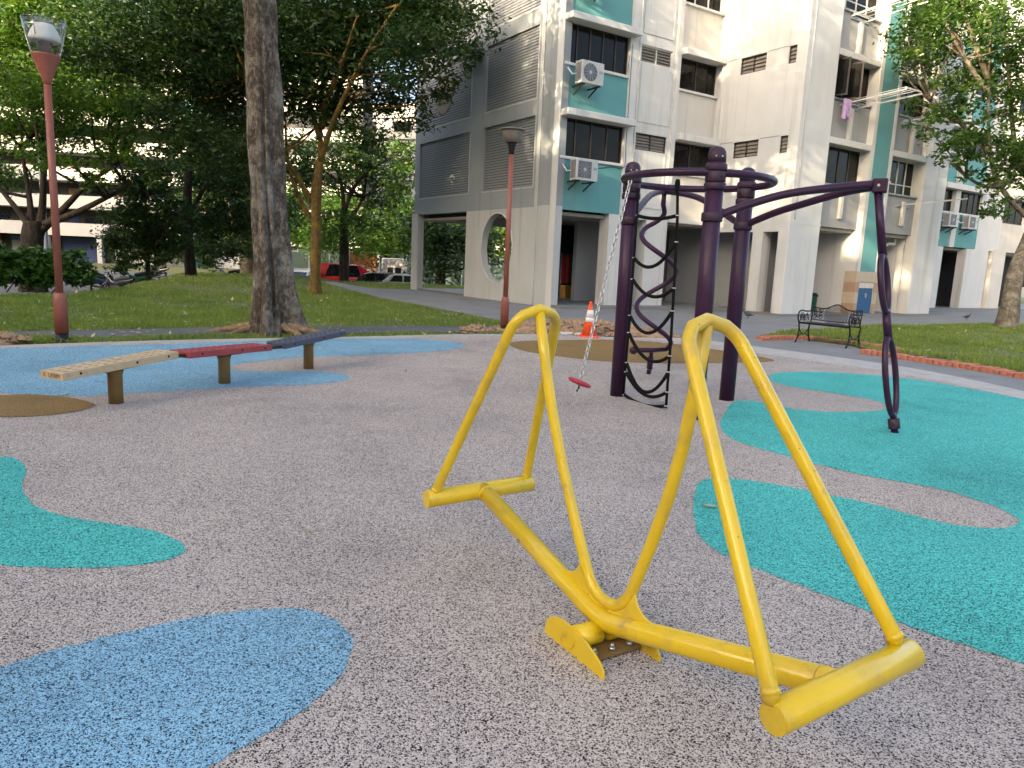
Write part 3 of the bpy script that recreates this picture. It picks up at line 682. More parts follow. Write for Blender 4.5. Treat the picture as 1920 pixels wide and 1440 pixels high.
def window(b0, b1, z0, z1, a, nx=4, frame='winframe', rails=(), grille=False, curtain=None):
    """front-facing window: frame part, pane / grille sub-parts"""
    m = MB(); t = .035
    m.box(b0, b1, a, a+.07, z0, z0+t); m.box(b0, b1, a, a+.07, z1-t, z1)
    m.box(b0, b0+t, a, a+.07, z0+t, z1-t); m.box(b1-t, b1, a, a+.07, z0+t, z1-t)
    for i in range(1, nx):
        x = b0 + (b1-b0)*i/nx; m.box(x-.022, x+.022, a-.004, a+.066, z0+t, z1-t)
    for r_ in rails: m.box(b0+t, b1-t, a+.01, a+.06, z0+(z1-z0)*r_-.018, z0+(z1-z0)*r_+.018)
    w = m.build("window", M[frame], block)
    for i in range(nx):
        x0 = b0 + (b1-b0)*i/nx + .024; x1 = b0 + (b1-b0)*(i+1)/nx - .024
        MB().box(x0, x1, a+.028, a+.036, z0+t, z1-t).build("pane", M['pane'], w)
    if grille:
        q = MB(); n = int((b1-b0)/.13)
        for i in range(1, n):
            x = b0 + (b1-b0)*i/n; q.box(x-.008, x+.008, a+.12, a+.136, z0+t, z1-t)
        for j in range(1, 8):
            z = z0 + (z1-z0)*j/8; q.box(b0+t, b1-t, a+.125, a+.131, z-.006, z+.006)
        q.build("grille", M['winframe'], w)
    if curtain:
        q = MB(); u0, u1 = curtain; n = 26; vs = []
        for i in range(n+1):
            x = u0 + (u1-u0)*i/n; y = a+.3+.03*math.sin(i*1.7)
            vs += [(x, y, z0+.02), (x, y, z1-.02)]
        q.add(vs, [(2*i, 2*i+2, 2*i+3, 2*i+1) for i in range(n)], True).build("curtain", M['curtain'], w)
    return w
def vent(u0, u1, z0, z1, t, side, nx=2, n=6, mat='louver'):
    """louvred vent: frame with each blade a sub-part"""
    m = MB()
    def bx(mm, ua, ub, ta, tb, za, zb):
        if side: mm.box(ta, tb, ua, ub, za, zb)
        else: mm.box(ua, ub, ta, tb, za, zb)
    f = .035
    bx(m, u0, u1, t, t+.10, z0, z0+f); bx(m, u0, u1, t, t+.10, z1-f, z1)
    bx(m, u0, u0+f, t, t+.10, z0+f, z1-f); bx(m, u1-f, u1, t, t+.10, z0+f, z1-f)
    for i in range(1, nx):
        x = u0+(u1-u0)*i/nx; bx(m, x-.02, x+.02, t-.003, t+.097, z0+f, z1-f)
    v = m.build("vent", M['whiteframe' if mat == 'louver_w' else 'winframe'], block)
    for i in range(nx):
        a0 = u0+(u1-u0)*i/nx+.025; a1 = u0+(u1-u0)*(i+1)/nx-.025
        for j in range(n):
            z = z0+f+(z1-z0-2*f)*(j+.5)/n; h = (z1-z0)/n*.42
            q = MB()
            if side: vs = [(t+.01,a0,z-h),(t+.01,a1,z-h),(t+.075,a1,z+h),(t+.075,a0,z+h)]
            else: vs = [(a0,t+.01,z-h),(a1,t+.01,z-h),(a1,t+.075,z+h),(a0,t+.075,z+h)]
            th = Vector((0,0,.012))
            q.add([Vector(p) for p in vs] + [Vector(p)+th for p in vs], [(0,1,2,3),(7,6,5,4),(0,4,5,1),(1,5,6,2),(2,6,7,3),(3,7,4,0)])
            q.build("blade", M['louver'], v)
    return v

# --- cores (near-black boxes the windows look into, shade put in their colour) and slabs
parts("shade_backing", 'inside', [(.35, 34.5, 1.0, 9.9, 3.12, 14.2), (7.25, 15.9, -2.75, .98, 3.12, 14.2)])
parts("floor_slab", 'floor', [(.0, 34, -.55, 10.4, -.1, .085), (6.9, 16.3, -3.62, -.551, -.1, .083)])
parts("ceiling_slab", 'soffit', [(.26, 34.5, .30, 10.2, 2.98, 3.09), (7.1, 16.1, -3.2, .29, 2.97, 3.09)])

# --- main facade left of the wing (plane a = 0)
part("column", 'white', lambda m: m.box(2.65, 3.13, 0, .5, .086, TOP))
part("column", 'white', lambda m: m.box(2.22, 2.648, .012, .5, .086, 3.14))
part("column", 'white', lambda m: m.box(3.95, 4.95, .05, .5, .086, 3.2))
part("column", 'white', lambda m: m.box(4.72, 4.92, -.045, .3, 3.2, TOP))
holes = []
for k, z in enumerate(F): holes += [(3.2, 4.62, z+2.25, z+2.8)]
part("wall", 'white', lambda m: grid_wall(m, 3.132, 4.718, 3.2, TOP, .07, .28, holes))
for k, z in enumerate(F):
    vent(3.2, 4.62, z+2.25, z+2.8, .12, False, 2, 5, 'louver_w' if k == 1 else 'louver')
    # moulded panel frame under each vent
    part("panel_frame", 'white', lambda m: (m.box(3.22, 3.28, .045, .069, z+.35, z+2.15), m.box(4.56, 4.62, .045, .069, z+.35, z+2.15), m.box(3.281, 4.559, .047, .069, z+.35, z+.41)))
    # teal bay
    z0 = z + (.28 if k else .04)
    part("teal_panel", 'teal', lambda m: m.box(.03, 2.649, .03, .2, z0, z+1.6))
    part("window_sill", 'white', lambda m: m.box(.03, 2.649, -.04, .2, z+1.602, z+1.69), bevel=.01)
    window(.04, 2.64, z+1.692, z+2.876, .12, 4 if k != 1 else 5, grille=True)
    if z+2.88 < TOP: part("ledge", 'white', lambda m: m.box(.0, 2.84, -.36, .3, z+2.88, z+3.08), bevel=.015)
    # window bay
    z0 = z + (.20 if k else .1)
    part("wall", 'cream_wall', lambda m: m.box(4.921, 6.905, .09, .3, z0+(.0 if k else .0), z+1.6))
    part("window_sill", 'white', lambda m: m.box(4.921, 6.905, .0, .3, z+1.602, z+1.68), bevel=.01)
    window(4.93, 6.9, z+1.682, z+2.74, .2, 2 if k != 2 else 3, 'winframe' if k < 2 else 'whiteframe', grille=(k == 0))
    part("ledge", 'white', lambda m: m.box(4.921, 6.905, -.28, .3, z+2.742, z+2.955 if k < 3 else TOP), bevel=.015)
    if k < 3: part("wall", 'cream_wall', lambda m: m.box(4.921, 6.905, .092, .3, z+2.957, F[k+1]+.2))
part("beam", 'white', lambda m: m.box(3.132, 7.1, .06, .29, 3.05, 3.199))
part("parapet", 'white', lambda m: m.box(-.0, 34, .01, .4, TOP+.002, 15.4))

# --- wing side (plane b = 6.91, faces left)
holes = []
for z in F: holes += [(-1.99, -.91, z+2.25, z+2.8), (-3.36, -2.87, z+2.25, z+2.8)]
part("wall", 'white', lambda m: grid_wall(m, -3.577, .28, 3.1, TOP, 6.91, 7.14, holes, True))
for k, z in enumerate(F):
    vent(-1.99, -.91, z+2.25, z+2.8, 6.95, True, 2, 4)
    vent(-3.36, -2.87, z+2.25, z+2.8, 6.95, True, 1, 4)
    parts("joint_line", 'panelgrey', [(6.903, 6.909, -.86, .0, z+2.8, z+2.83), (6.903, 6.909, -2.82, -2.04, z+2.8, z+2.83)])
part("column", 'white', lambda m: m.box(6.915, 7.35, -2.55, -2.12, .084, 3.098))
part("wall", 'panelgrey', lambda m: m.box(7.9, 8.1, -3.0, 2.9, .086, 2.965))
part("beam", 'white', lambda m: m.box(6.912, 7.13, -3.3, .05, 2.8, 3.098))

# --- wing front (plane a = -3.58)
A = -3.58
def pillar(b0, b1):
    part("pillar", 'white', lambda m: m.box(b0, b1, A, A+.42, 0, TOP), bevel=.02)
    part("band", 'white', lambda m: m.box(b0-.006, b1+.006, A-.008, A+.43, 3.06, 3.12))
pillar(6.905, 8.55); pillar(14.6, 16.24)
part("conduit", 'pipe', lambda m: m.tube([(7.12, A-.02, 3.2), (7.12, A-.02, TOP)], .018, 8))
part("wall", 'white', lambda m: m.box(10.98, 11.17, A+.004, -1.6, .086, TOP))          # fin beside the chute
part("teal_panel", 'teal', lambda m: m.box(11.172, 12.14, A+.02, A+.9, 1.62, TOP))
part("wall", 'white', lambda m: m.box(12.142, 12.33, A+.004, -1.6, .086, TOP))
ch = part("refuse_chute", 'tile', lambda m: m.box(11.172, 12.14, A+.015, A+.9, .086, 1.618))
tm = None
for (b0, b1, side) in ((10.98, 12.33, 0), (0, 0, 1)):
    for j in range(4):
        z0 = .09 + j*.385; mt = 'tile2' if j in (0, 2) else 'tile'
        if side == 0:
            for (x0, x1) in ((10.94, 11.17), (12.14, 12.36)): MB().box(x0, x1, A-.03, A+.003, z0, z0+.38).build("tile", M[mt], ch)
            if j == 3: MB().box(11.172, 12.138, A-.03, A+.013, z0, z0+.38).build("tile", M['tile'], ch)
        else:
            MB().box(10.94, 10.979, A+.004, A+.45, z0, z0+.38).build("tile", M[mt], ch)
dr = part("chute_door", 'bluedoor', lambda m: m.box(11.20, 12.09, A-.012, A+.012, .10, 1.02), ch, .012)
MB().box(11.6, 11.68, A-.05, A-.014, .68, .84).build("handle", M['steel'], dr)
MB().box(11.19, 12.10, A-.02, A+.010, 1.03, 1.22).build("lintel", M['cream_wall'], ch)
for k, z in enumerate(F):
    for (b0, b1, odd) in ((8.552, 10.978, 0), (12.332, 14.598, 1)):
        z0 = z + (.13 if k else 0)
        part("panel", 'panelgrey', lambda m: m.box(b0, b1, A+.24, A+.4, z0, z+1.38))
        bc = b0 + (b1-b0)*(.52 if not odd else .62)
        part("duct", 'cream_wall', lambda m: m.box(bc-.09, bc+.09, A+.12, A+.239, z+.16 if k else z+.30, z+1.2), bevel=.02)
        part("window_sill", 'panelgrey', lambda m: m.box(b0, b1, A+.16, A+.4, z+1.382, z+1.45), bevel=.01)
        white = (odd and k == 0) or k >= 2
        window(b0+.02, b1-.02, z+1.455, z+2.71, A+.42, 4, 'whiteframe' if white else 'winframe', rails=(.3,) if white else (), curtain=(b0+1.4, b1-.2) if (k == 0 and not odd) else ((b0+.1, b0+.7) if k == 2 else None))
        parts("wall", 'white', [(b0, b0+.018, A+.405, A+.6, z+1.455, z+2.71), (b1-.018, b1, A+.405, A+.6, z+1.455, z+2.71)])
        if k < 3: part("ledge", 'white', lambda m: m.box(b0+.002, b1-.002, A+.012, A+.6, z+2.715, z+2.925), bevel=.015)
# two casements standing open on the second bay window
for i, (bh, ang) in enumerate(((8.75, 75), (9.45, 62))):
    c, s = math.cos(R(ang)), math.sin(R(ang)); w = .62; z0, z1 = F[1]+1.47, F[1]+2.66
    m = MB(); p = Vector((bh, A+.40, 0)); d = Vector((c, -s, 0))
    for (t0, t1, za, zb) in ((0,.05,z0,z1),(w-.05,w,z0,z1),(.05,w-.05,z0,z0+.05),(.05,w-.05,z1-.05,z1)):
        q0, q1 = p+d*t0, p+d*t1
        m.obox(((q0+q1)/2 + Vector((0,0,(za+zb)/2))), d*((t1-t0)/2), Vector((s,c,0))*.018, (0,0,(zb-za)/2))
    cs = m.build("casement", M['winframe'], block)
    mid = p + d*w/2
    MB().obox(mid+Vector((0,0,(z0+z1)/2)), d*(w/2-.05), Vector((s,c,0))*.004, (0,0,(z1-z0)/2-.05)).build("pane", M['pane'], cs)

part("conduit", 'pipe', lambda m: (m.tube([(3.05, -.02, 3.3), (3.05, -.02, TOP)], .02, 8)))
part("conduit", 'pipe', lambda m: (m.tube([(6.885, -.14, 3.2), (6.885, -.14, TOP)], .028, 8)))
part("cable", 'winframe', lambda m: (m.tube(catmull([(1.15, .02, 4.6), (1.6, .015, 4.55), (2.2, .015, 4.66), (2.7, -.012, 4.7), (2.72, -.012, 5.6), (2.72, -.012, 8.6)], 5, False), .009, 6)))
# --- ground-floor interior seen between the columns
part("wall", 'panelgrey', lambda m: m.box(2.80, 4.55, 2.45, 2.65, .086, 2.975))
part("wall", 'panelgrey', lambda m: m.box(1.15, 2.10, 2.9, 3.1, .086, 2.6))
part("wall", 'panelgrey', lambda m: grid_wall(m, 4.56, 14.5, .086, 2.975, 3.2, 3.4, [(8.3, 9.6, 1.0, 2.75), (9.9, 12.3, 1.0, 2.75), (6.2, 7.0, .09, 2.5)]))
for (b0, b1) in ((8.31, 9.59), (9.91, 12.29)):
    w = part("grille_gate", 'winframe', lambda m: (m.box(b0, b1, 3.25, 3.3, 1.0, 1.06), m.box(b0, b1, 3.25, 3.3, 1.8, 1.85), m.box(b0, b1, 3.25, 3.3, 2.69, 2.75)))
    for i in range(int((b1-b0)/.14)): MB().box(b0+.05+i*.14, b0+.065+i*.14, 3.26, 3.275, 1.06, 1.8).build("bar", M['galv'], w)
part("shade_backing", 'inside', lambda m: m.box(7.5, 15, 6.5, 6.7, .086, 2.97))  # near-black plate; the deck's deep shade is in its colour
part("wall", 'white', lambda m: m.box(14.6, 14.8, A+.43, 2.9, .086, 2.965))
part("downpipe", 'pipe', lambda m: (m.tube([(7.62, -2.72, 0.09), (7.62, -2.72, 2.62), (7.62, -2.9, 2.66), (7.62, -3.1, 2.66), (7.62, -3.1, 2.9)], .05, 10), m.lathe([(.085,0),(.085,.07),(.055,.10),(.055,.4),(.07,.42),(.07,.55),(.052,.57)], 12, (7.62, -2.72, .087))))
part("downpipe", 'pipe', lambda m: (m.tube([(13.4, -2.9, .09), (13.4, -2.9, 2.5), (13.9, -2.9, 2.75), (14.3, -2.9, 2.75), (14.3, -2.9, 2.96)], .055, 10)))
part("notice_board", 'black', lambda m: m.box(9.2, 9.6, -1.9, -1.86, 1.5, 1.95))
part("wall", 'panelgrey', lambda m: m.box(8.56, 10.97, -1.45, -1.25, .086, 2.965))

# --- gable (plane b = 0, faces left)
GL = 10.6
holes = [(5.86, 10.14, -.2, 3.24), (1.25, 5.86, -.2, 3.24)]
for z in F:
    holes += [(1.39, 4.72, z+.82, z+3.08), (5.78, 10.14, z+.82, z+3.08)]
part("gable_wall", 'gable', lambda m: grid_wall(m, .0, GL, 3.24, TOP, -.004, .25, holes, True))
part("gable_wall", 'gablelow', lambda m: m.box(-.004, .25, .0, 1.25, 0, 3.239))
part("column", 'gablelow', lambda m: m.box(-.03, .26, 10.14, 10.75, 0, 3.28))
def oval(m):
    u0, u1, z0, z1 = 1.251, 5.859, 0, 3.239; cu, cz, ru, rz = 3.56, 1.89, 1.07, 1.22; n = 72
    ring, rect = [], []
    angs = sorted([2*math.pi*i/n for i in range(n)] + [math.atan2(z-cz, u-cu) % (2*math.pi) for u in (u0, u1) for z in (z0, z1)])
    for a in angs:
        c, s = math.cos(a), math.sin(a)
        ring.append((cu+ru*c, cz+rz*s))
        t = min([(u1-cu)/c if c > 1e-9 else 1e9, (u0-cu)/c if c < -1e-9 else 1e9, (z1-cz)/s if s > 1e-9 else 1e9, (z0-cz)/s if s < -1e-9 else 1e9])
        rect.append((cu+t*c, cz+t*s))
    N = len(angs); vs = []
    for b in (-.004, .25): vs += [(b, u, z) for u, z in ring] + [(b, u, z) for u, z in rect]
    fs = []
    for i in range(N):
        j = (i+1) % N
        fs += [(i, N+i, N+j, j), (2*N+i, 2*N+j, 3*N+j, 3*N+i)]
    m.add(vs, fs)
    m.add(vs[:N] + vs[2*N:3*N], [(i, (i+1) % N, N+(i+1) % N, N+i) for i in range(N)], True)
part("gable_wall", 'gablelow', oval)
def oval_rim(m):
    pts = [(-.008, 3.56+1.075*math.cos(2*math.pi*i/64), 1.89+1.225*math.sin(2*math.pi*i/64)) for i in range(64)]
    m.tube(pts, .022, 6, closed=True)
part("oval_rim", 'white', oval_rim)
part("corner_column", 'white', lambda m: m.box(-.03, -.006, .0, .32, 0, TOP), bevel=.006)
part("corner_column", 'gablelow', lambda m: m.box(-.05, -.006, 1.02, 1.2, 0, TOP), bevel=.015)
part("band", 'gablelow', lambda m: m.box(-.025, -.007, .33, 1.01, 3.22, 3.27))
for z in F:
    for (u0, u1) in ((1.39, 4.72), (5.78, 10.14)):
        pn = part("brick_panel", 'joint', lambda m: m.box(.085, .11, u0+.002, u1-.002, z+.822, z+3.078))
        m = MB(); n = 24; h = (2.26)/n
        for j in range(n):
            m.box(.060+.003*((j*7) % 3), .084, u0+.004, u1-.004, z+.82+j*h+.016, z+.82+(j+1)*h-.012)
        q = m.build("brick_courses", M['course'], pn); q["kind"] = 'stuff'
        part("panel_trim", 'gablelow', lambda m: (m.box(-.018, -.0055, u0-.06, u0, z+.82, z+3.08), m.box(-.018, -.0055, u0-.06, u1, z+.77, z+.819)))
em = MB()
em.prism([(.72*math.cos(2*math.pi*i/40), .72*math.sin(2*math.pi*i/40)) for i in range(40)], lambda u, v, t: (t, 8.15+u, F[1]+1.95+v), .042, .058)
emb = em.build("emblem", M['emblem'], block)
cu = bpy.data.curves.new("number", 'FONT'); cu.body = "153"; cu.size = .62; cu.extrude = .006; cu.align_x = 'CENTER'; cu.align_y = 'CENTER'
to = bpy.data.objects.new("number_tmp", cu); col.objects.link(to)
dg = bpy.context.evaluated_depsgraph_get()
me = bpy.data.meshes.new_from_object(to.evaluated_get(dg)); bpy.data.objects.remove(to)
me.materials.append(M['emblemdk'])
nb = bpy.data.objects.new("number", me); col.objects.link(nb); nb.parent = emb
nb.matrix_local = Matrix(((0,0,-1,.034),(-1,0,0,8.15),(0,1,0,F[1]+2.0),(0,0,0,1)))
MB().box(.03, .041, 7.75, 8.55, F[1]+1.60, F[1]+1.635).build("rule", M['emblemdk'], emb)
# gable window jamb return and far side
parts("wall", 'gable', [(.25, 34, 10.2, 10.5, 3.1, TOP), (.25, .5, .5, 10.2, 13.9, TOP)])
parts("roof_slab", 'soffit', [(.01, 34, .4, 10.5, TOP+.01, TOP+.2), (6.92, 16.2, A+.05, .0, TOP+.005, TOP+.195)])
part("column", 'gablelow', lambda m: m.box(5.9, 6.5, 9.8, 10.4, .086, 3.0))
part("column", 'gablelow', lambda m: m.box(13, 13.6, 9.8, 10.4, .086, 3.0))

# --- main facade right of the wing
part("column", 'white', lambda m: m.box(16.9, 23.6, .0, .4, 0, 3.1))
part("column", 'white', lambda m: m.box(25.9, 28.15, .0, .45, 0, 3.1))
part("column", 'cream_wall', lambda m: m.box(28.6, 29.95, -.05, .45, 0, 3.2))
part("column", 'white', lambda m: m.box(24.0, 24.45, -.06, .3, 3.1, TOP))
parts("wall", 'inside', [(23.6, 36, 1.6, 1.7, .09, 2.97)])  # near-black plate, colour stands for the shade behind the columns
parts("wall", 'white', [(16.3, 22.6, .03, .3, 3.1, TOP), (26.76, 29.2, .03, .3, 3.1, TOP), (31.6, 34, .03, .3, 3.1, TOP)])
part("beam", 'cream_wall', lambda m: m.box(29.21, 31.59, .05, .3, 3.1, 3.2))
for k, z in enumerate(F):
    parts("teal_panel", 'teal', [(22.61, 23.99, .04, .2, z+(.2 if k else .02), z+1.6), (24.46, 26.75, .04, .2, z+(.2 if k else .02), z+1.6)])
    part("window_sill", 'white', lambda m: m.box(22.61, 26.75, -.05, .2, z+1.602, z+1.68))
    window(22.62, 23.98, z+1.69, z+2.74, .12, 2); window(24.47, 26.74, z+1.69, z+2.74, .12, 4, curtain=(24.9, 25.8))
    part("wall", 'cream_wall', lambda m: m.box(29.21, 31.59, .06, .3, z+.15 if k else z+.101, z+1.5))
    window(29.22, 31.58, z+1.52, z+2.74, .12, 3)
    if k < 3: parts("ledge", 'white', [(22.61, 26.75, -.3, .3, z+2.745, z+2.99), (29.205, 31.595, -.3, .3, z+2.745, z+2.94)])
    vent(27.4, 28.6, z+2.1, z+2.6, .015, False, 2, 4)

# --- air conditioners hung on the walls
def air_con(b, a, z, label, round_grille=True):
    root = empty("air_conditioner", bl(b, a, z), BROT)
    MB().box(-.43, .43, -.17, .17, 0, .66).build("casing", M['acwhite'], root, .02)
    g = MB()
    if round_grille:
        g.prism([(.26*math.cos(2*math.pi*i/36)-.1, .26*math.sin(2*math.pi*i/36)+.33) for i in range(36)], lambda u, v, t: (u, t, v), -.178, -.172)
    else: g.box(-.36, .16, -.178, -.172, .08, .58)
    gr = g.build("fan_grille", M['acgrille'], root)
    q = MB()
    for i in range(12):
        an = 2*math.pi*i/12
        q.obox((-.1+.155*math.cos(an), -.181, .33+.155*math.sin(an)), (.085*math.cos(an),0,.085*math.sin(an)), (-.008*math.sin(an),0,.008*math.cos(an)), (0,.002,0))
    q.build("fan_guard", M['galv'], gr)
    MB().prism([(.055*math.cos(2*math.pi*i/16)-.1, .055*math.sin(2*math.pi*i/16)+.33) for i in range(16)], lambda u, v, t: (u, t, v), -.19, -.179).build("fan_hub", M['acwhite'], gr)
    MB().box(.24, .38, -.175, -.171, .34, .42).build("badge", M['galv'], root)
    s = MB()
    for i in range(9): s.box(-.436, -.431, -.13+i*.031, -.115+i*.031, .06, .6)
    s.build("side_fins", M['acgrille'], root)
    for x in (-.3, .3):
        m = MB(); m.box(x-.02, x+.02, -.17, .45, -.05, -.005); m.obox((x, .18, -.16), (.015,0,0), (0,.2,-.11), (0,.01,.02))
        m.build("bracket", M['winframe'], root)
    MB().tube([(-.43,.1,.3),(-.52,.2,.28),(-.55,.4,.5)], .02, 8).build("hose", M['whitecloth'], root)
    tag(root, label, "air conditioner", "outdoor air conditioner units")
air_con(.66, -.48, 6.9, "white air conditioner with round black fan grille on upper teal panel")
air_con(.66, -.48, 4.02, "white air conditioner with square grille on the lowest teal panel", False)
air_con(.66, -.48, 9.75, "air conditioner cut by the top edge of the photo on teal wall", False)
air_con(23.35, -.3, 4.02, "air conditioner beside the second wing pillar on the right", False)
air_con(25.2, -.3, 4.02, "air conditioner on teal panel near the right tree", False)

# --- laundry racks projecting from the wing windows
def rack(b, z, label, length=2.1, width=1.1, poles=4, lift=.10, style=0):
    root = empty("laundry_rack", bl(b, A+.2, z), BROT)
    d = Vector((0, -1, lift)).normalized()
    arms = (0,) if style else (-width/2, width/2)
    for x in arms:
        MB().obox(Vector((x,0,0))+d*length/2, (.013,0,0), d*length/2, Vector((0, lift, 1)).normalized()*.024).build("arm", M['aluminium'], root)
    if style == 0:
        for i in range(poles):
            x = -width/2 + width*(i+.5)/poles
            MB().tube([Vector((x,0,.10))+d*.05, Vector((x,0,.10))+d*length*.97], .013, 6).build("pole", M['aluminium'], root)
        for t in (.02, .98): MB().obox(d*length*t+Vector((0,0,.06)), (width/2,0,0), d*.012, (0,0,.02)).build("cross_bar", M['aluminium'], root)
    MB().obox((0,.06,-.05), (width/2+.05,0,0), (0,.06,0), (0,0,.05)).build("bracket", M['galv'], root)
    tag(root, label, "laundry rack", "laundry racks on the wing")
    return root
rack(9.75, 7.18, "long aluminium laundry rack under the open dark casements", 2.2, .9, 4, .06)
rack(9.75, 10.0, "laundry rack cut by the top edge of the photo", 2.0, .9, 3, .06)
rack(9.55, 4.42, "single thin laundry pole above the purple arm", 1.9, .6, 1, .05, 1)
rack(13.75, 4.20, "laundry rack under the white-framed window left of the second pillar", 2.3, .8, 3, .05, 1)
rack(13.4, 7.1, "laundry rack half hidden behind the right tree's leaves", 2.0, .8, 3, .05)
def cloth(b, a, z, w, h, mat, label, cat):
    m = MB(); vs = []; nu, nv = 14, 12
    for j in range(nv+1):
        for i in range(nu+1):
            u = i/nu-.5; v = j/nv
            vs.append((u*w*(1-.35*v*math.sin(3*v)), .07*math.sin(i*1.3+v*2)*(.3+v), -v*h*(1+.12*math.sin(i*.9))))
    fs = [(j*(nu+1)+i, j*(nu+1)+i+1, (j+1)*(nu+1)+i+1, (j+1)*(nu+1)+i) for j in range(nv) for i in range(nu)]
    o = m.add(vs, fs, True).build("laundry", M[mat])
    md = o.modifiers.new("thick", 'SOLIDIFY'); md.thickness = .02
    o.location = bl(b, a, z); o.rotation_euler = (0, 0, BROT)
    tag(o, label, cat)
cloth(9.15, A-.1, 7.28, .42, .62, 'mauve', "mauve cloth hanging from the long laundry rack", "laundry")
cloth(14.2, A-.25, 6.6, .4, .6, 'whitecloth', "white cloth hanging beside the right tree's leaves", "laundry")
cloth(14.1, A-.8, 10.1, .45, .6, 'skirt', "red and white cloth drying among the right tree's leaves", "laundry")
# --- the red and ochre bundle in the doorway
rt = empty("costume_rack", bl(3.62, 4.0, .086), BROT)
parts("shade_backing", 'inside', [(2.6, 7.45, 5.0, 5.2, .086, 2.97)])  # near-black plate added so the doorway reads as shaded
MB().tube([(-.35,0,0),(-.35,0,1.75),(.35,0,1.75),(.35,0,0)], .02, 8).build("rail", M['galv'], rt)
for i in range(6):
    m = MB(); x = -.3+i*.12; vs = []
    for j in range(8):
        for k in range(6): vs.append((x+(k/5-.5)*.11*(1+.3*j/7), .05*math.sin(k*2.1+i), 1.7-j*.16))
    m.add(vs, [(j*6+k, j*6+k+1, (j+1)*6+k+1, (j+1)*6+k) for j in range(7) for k in range(5)], True).build("garment", M[('redcloth','redcloth','gold','redcloth','bikegreen','redcloth')[i]], rt)
MB().box(-.3, .35, -.3, .1, 0, .5).build("chest", M['gold'], rt, .02)
tag(rt, "dark red and ochre garments hanging in the ground floor doorway", "clothes rack")
# --- waste bin by the first pillar
wb = empty("waste_bin", bl(9.9, -2.6, .086), BROT)
MB().lathe([(.17,0),(.19,.02),(.2,.55),(.22,.56)], 18).build("bin_body", M['bikegreen'], wb)
MB().lathe([(.23,.565),(.23,.60),(.16,.68),(.04,.70)], 18).build("lid", M['black'], wb)
tag(wb, "dark green bin behind the iron bench by the white pillar", "bin")

# ------------------------------------------------------------------ trees
def lobe_points(lobes, dens, g, clump=.55, per=26):
    """leaf positions: clumps spread through each lobe, thicker towards its skin"""
    out = []
    for (x, y, z, r_) in lobes:
        nc = max(6, int(dens*r_*r_*r_**.5))
        d = g.normal(size=(nc,3)); d /= np.linalg.norm(d, axis=1, keepdims=True)
        rad = r_*(g.random((nc,1))**.45)*g.uniform(.75,1.18,(nc,1))
        c = np.array([x,y,z]) + d*rad*np.array([1,1,.8])
        cs = clump*min(1, r_/1.6)*g.uniform(.5,1.3,(nc,1,1))
        p = c[:,None,:] + g.normal(size=(nc,per,3))*cs*np.array([.55,.55,.28])
        out.append(p.reshape(-1,3))
    return np.concatenate(out)
def trunk_mesh(m, pts, radii, flute=0., n=18, seed=0, flare=0.):
    """tapered, slightly irregular trunk"""
    g = np.random.default_rng(seed); P_ = catmull([tuple(p) for p in pts], 6, False)
    rr = np.interp(np.linspace(0,1,len(P_)), np.linspace(0,1,len(radii)), radii)
    ph = g.uniform(0,6.28,4); vs = []
    for i, p in enumerate(P_):
        for k in range(n):
            a = 2*math.pi*k/n
            w = 1 + flute*(.5*math.sin(3*a+ph[0]+i*.03)+.35*math.sin(5*a+ph[1]-i*.05)) + .04*math.sin(i*.9+2*a+ph[2])
            if flare: w += flare*math.exp(-i*.55)*(.7+.3*math.sin(4*a+ph[3]))
            vs.append((p[0]+rr[i]*w*math.cos(a), p[1]+rr[i]*w*math.sin(a), p[2]))
    L = len(P_)
    m.add(vs, [(i*n+k, i*n+(k+1)%n, (i+1)*n+(k+1)%n, (i+1)*n+k) for i in range(L-1) for k in range(n)], True)
    o = len(m.v)-n
    m.f.append([o+k for k in range(n)]); m.sm.append(False)
def branch(m, pts, r0, r1, n=9):
    c = catmull([tuple(p) for p in pts], 5, False)
    m.tube(c, [r0+(r1-r0)*i/(len(c)-1) for i in range(len(c))], n)
def twigs(m, pts, lobes, g, r=.035, count=2):
    """thin limbs running from the branch ends into the lobes"""
    ends = [np.array(b[-1]) for b in pts] + [np.array(b[len(b)//2]) for b in pts]
    for (x, y, z, r_) in lobes:
        q = np.array([x,y,z]); lower = [t for t in ends if t[2] < z-.2]
        if not lower: continue
        e = min(lower, key=lambda t: np.linalg.norm(t-q))
        if np.linalg.norm(e-q) > 5: continue
        for _ in range(count):
            t = q + g.normal(size=3)*r_*.4; mid = (e+t)/2 + g.normal(size=3)*.25*np.linalg.norm(t-e)*.4
            branch(m, [e, mid, t], r*1.6, r*.35, 6)
def tree(name, label, base, trunk_pts, trunk_r, branches, br_r, lobes, bark_m, leaf_m, dens, seed, leaf=(.15,.065), clump=.55, per=26, flute=.06, flare=.25, group="trees around the playground", tw=2, up=.35):
    g = np.random.default_rng(seed)
    root = empty(name, base)
    off = np.array(base)
    m = MB()
    trunk_mesh(m, trunk_pts, trunk_r, flute, 18, seed, flare)
    t = m.build("trunk", M[bark_m]); 
    m = MB()
    for b in branches: branch(m, b, br_r, br_r*.3)
    if tw: twigs(m, branches if branches else [trunk_pts], lobes, g, br_r*.28, tw)
    limb = m.build("limbs", M[bark_m])
    pts = lobe_points(lobes, dens, g, clump, per)
    cr = quads_object("crown", leaf_quads(pts, leaf[0], leaf[1], up, g), M[leaf_m])
    for o in (t, limb, cr): o.parent = root; o.location = -off
    tag(root, label, "tree", group)
    return root

